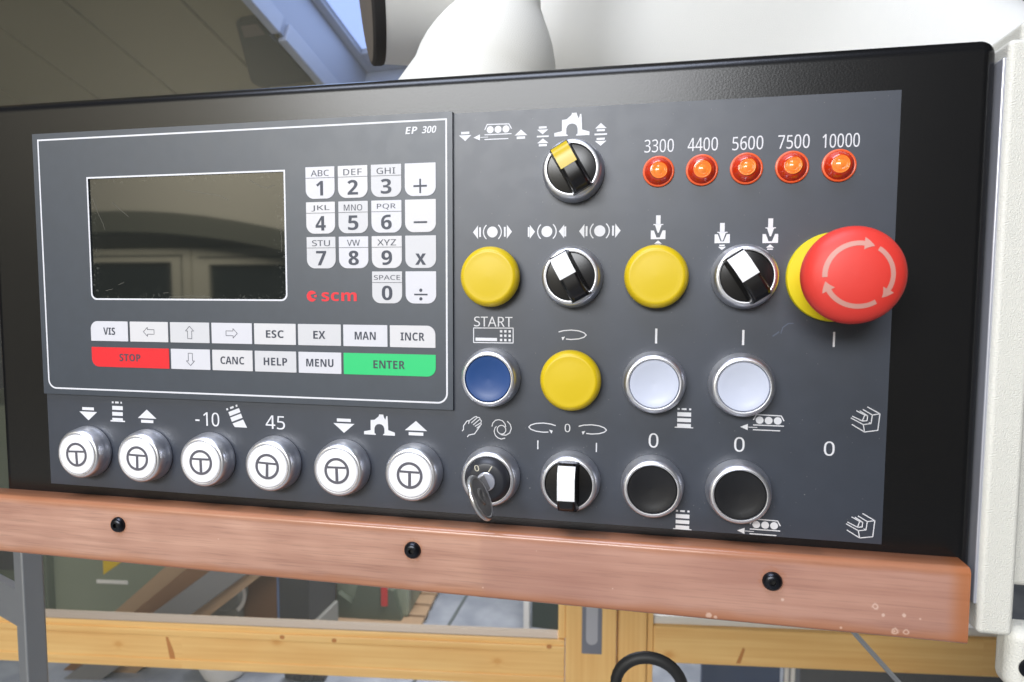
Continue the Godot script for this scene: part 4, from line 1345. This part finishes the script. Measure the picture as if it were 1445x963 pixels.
func build_workshop() -> void:
	var bx := func(lo: Vector3, hi: Vector3, r := 4.0) -> ArrayMesh:
		return Maker.new().box(lo * 1000.0, hi * 1000.0, r).done()
	var j := Maker.new()
	j.k = 1.0
	j.box(Vector3(-0.703, 0.0, -6), Vector3(-0.691, 0.004, -1.2))
	var jo := struct("floor_joint", j.done(), mats["joint"])
	# green machine on a pallet
	var gm := thing("green_machine", "grey green workshop machine standing on a pallet", "machine", Vector3(-1.0, 0.037, -2.27), 0.1)
	obj("body", bx.call(Vector3(-0.17, 0, -0.2), Vector3(0.13, 0.9, 0.16), 8.0), mats["machine green"], gm)
	obj("plinth", Maker.new().prism(pv([-180, 0, 110, 0, 80, 120, -60, 160, -90, 60, -150, 100]), 0, 30, Basis(), Vector3(0, 0, 161)).done(), mats["machine green dark"], gm)
	obj("red_strip", bx.call(Vector3(0.03, 0.06, 0.166), Vector3(0.055, 0.14, 0.20), 2.0), mats["signal red"], gm)
	obj("handle", bx.call(Vector3(0.14, 0.12, 0.1), Vector3(0.17, 0.22, 0.13), 3.0), mats["black box"], gm)
	var pal := thing("pallet", "wooden pallet under the green machine", "pallet", Vector3(-1.0, 0, -2.33), 0.1)
	for i in 3:
		obj("bearer", bx.call(Vector3(-0.3 + i * 0.2, 0.004, -0.28), Vector3(-0.24 + i * 0.2, 0.02, 0.27), 2.0), mats["timber"], pal)
	for i in 6:
		obj("slat", bx.call(Vector3(-0.33, 0.021, -0.29 + i * 0.1), Vector3(0.19, 0.036, -0.21 + i * 0.1), 2.0), mats["timber"], pal)
	lone("white_post", bx.call(Vector3(-0.012, 0, -0.012), Vector3(0.012, 1.2, 0.012), 2.0), mats["white paint"], "slim white post beside the dark green board", "post", Vector3(-0.384, 0, -2.21))
	lone("green_board", bx.call(Vector3(0, 0, -0.02), Vector3(0.5, 1.2, 0.0), 2.0), mats["dark green board"], "dark green board seen left of the pine door post", "board", Vector3(-0.365, 0, -2.22))
	# big cabinet at the left with a warning sticker
	var cb := thing("machine_cabinet", "large grey green machine cabinet with a yellow triangle, behind the steel post", "machine", Vector3(-2.0, 0, -2.0), 0.12)
	obj("body", bx.call(Vector3(-0.34, 0, -0.5), Vector3(0.3, 1.0, 0.15), 10.0), mats["machine green"], cb)
	obj("side_panel", bx.call(Vector3(-0.8, 0, -0.5), Vector3(-0.25, 0.9, 0.19), 8.0), mats["machine green dark"], cb)
	obj("vent", bx.call(Vector3(-0.44, 0.25, 0.192), Vector3(-0.28, 0.4, 0.2), 3.0), mats["black box"], cb)
	obj("warning_sticker", Maker.new().prism(pv([-40, 226, 60, 296, 60, 350, -40, 350]), 151, 153).done(), mats["sign yellow"], cb)
	obj("label_plate", bx.call(Vector3(-0.07, 0.19, 0.151), Vector3(0.06, 0.205, 0.154), 1.0), mats["white paint"], cb)
	# leaning planks
	var leans := [[-1.71, -1.7, 0.9, "timber", "brown"], [-1.62, -1.64, 0.86, "brown board", "dark brown"], [-1.54, -1.6, 0.8, "timber grey", "grey"], [-1.47, -1.66, 0.84, "timber", "pale brown"]]
	for q in leans:
		var pl := lone("plank", bx.call(Vector3(-0.7, -0.04, -0.02), Vector3(0.7, 0.04, 0.02), 2.0), mats[q[3]], q[4] + " plank leaning beside the machine cabinet", "plank", Vector3(q[0], 0.22, q[1]), "planks leaning beside the cabinet")
		pl.rotation = Vector3(0.0, 0.15, q[2] * 0.8)
	# small machine, boards and a blue post in the middle distance
	var sm := thing("grey_motor", "small grey motor housing between the planks and a brown board", "motor", Vector3(-1.48, 0, -1.86), 0.1)
	obj("foot", bx.call(Vector3(-0.1, 0, -0.1), Vector3(0.07, 0.17, 0.06), 6.0), mats["machine grey"], sm)
	obj("drum", Maker.new().lathe([Vector2(0, -90), Vector2(62, -90), Vector2(70, -80), Vector2(70, 60), Vector2(60, 72), Vector2(0, 74)], Vector3(20, 225, 0), 40).done(), mats["machine grey"], sm)
	obj("drum_highlight", Maker.new().ring(Vector2(20, 225), 72, 86, 62.0, -0.9, 0.9, 16).done(), mats["white paint"], sm)  # white arc stands in for the highlight on the drum
	lone("brown_panel", bx.call(Vector3(-0.09, 0, -0.02), Vector3(0.09, 0.9, 0.0), 2.0), mats["brown board"], "brown wooden panel left of the blue post", "panel", Vector3(-1.36, 0, -1.85))
	lone("blue_post", bx.call(Vector3(-0.014, 0, -0.014), Vector3(0.014, 1.2, 0.014), 2.0), mats["blue paint"], "slim blue post right of the brown panel", "post", Vector3(-1.228, 0, -1.82))
	var fw := []
	var fr := []
	for i in 7:
		fw.append(Vector3(sin(i * 1.9) * 12.0 + 6.0, 60.0 + i * 38.0, cos(i * 2.3) * 9.0)); fr.append(6.0 + 9.0 * absf(sin(i * 1.3)))
	lone("plastic_wrap", Maker.new().tube(fw, fr, 12, 0.7).done(), mats["film wrap"], "crumpled clear wrap hanging beside the blue post", "plastic wrap", Vector3(-1.19, 0, -1.8))
	lone("black_crate", bx.call(Vector3(-0.07, 0.17, -0.1), Vector3(0.05, 0.4, 0.1), 5.0), mats["black box"], "black crate on a grey stand between the wrap and the green machine", "crate", Vector3(-1.13, 0, -1.85))
	lone("grey_stand", bx.call(Vector3(-0.08, 0, -0.1), Vector3(0.06, 0.168, 0.1), 5.0), mats["machine grey"], "grey stand under the black crate", "stand", Vector3(-1.13, 0, -1.85))
	# below the pine rail
	var gl := Maker.new()
	for q in [[0, 0, 0, 30], [34, 6, 8, 26], [-26, 4, 10, 24], [70, 2, -6, 24]]:
		gl.rbox(Vector3(q[0], q[1] + 18, q[2]), Vector3(q[3] * 2.0, q[3] * 1.4, q[3] * 1.6), q[3] * 0.55, 3)
	lone("black_gloves", gl.done(), mats["black box"], "crumpled black gloves lying on the floor under the pine rail", "gloves", Vector3(-1.09, 0.0, -1.70))
	lone("white_basin", Maker.new().lathe([Vector2(30, 0), Vector2(60, 10), Vector2(86, 60), Vector2(92, 62), Vector2(88, 50), Vector2(66, 2), Vector2(30, -8)], Vector3.ZERO, 40, Basis(Vector3.RIGHT, -PI / 2)).done(), mats["white paint"], "white bowl on the floor under the pine rail", "bowl", Vector3(-1.36, 0.01, -1.66))
	lone("blue_board", bx.call(Vector3(0, 0, -0.02), Vector3(0.19, 0.5, 0.02), 3.0), mats["blue dark"], "dull blue board standing behind the right pine rail", "board", Vector3(0.225, 0.0, -1.4))
	lone("dark_crate", bx.call(Vector3(0, 0, -0.2), Vector3(0.62, 0.45, 0.0), 4.0), mats["grey crate"], "dark grey crate behind the right pine rail", "crate", Vector3(0.47, 0, -1.42))
	for x in [0.43, 0.445]:
		lone("white_pipe", Maker.new().tube([Vector3(0, 0, 0), Vector3(0, 600, 0)], [6.0, 6.0], 12).done(), mats["white paint"], "thin white pipe between the blue board and the dark crate, " + ("the left one" if x < 0.44 else "the right one"), "pipe", Vector3(x, 0, -1.38), "white pipes behind the right pine rail")
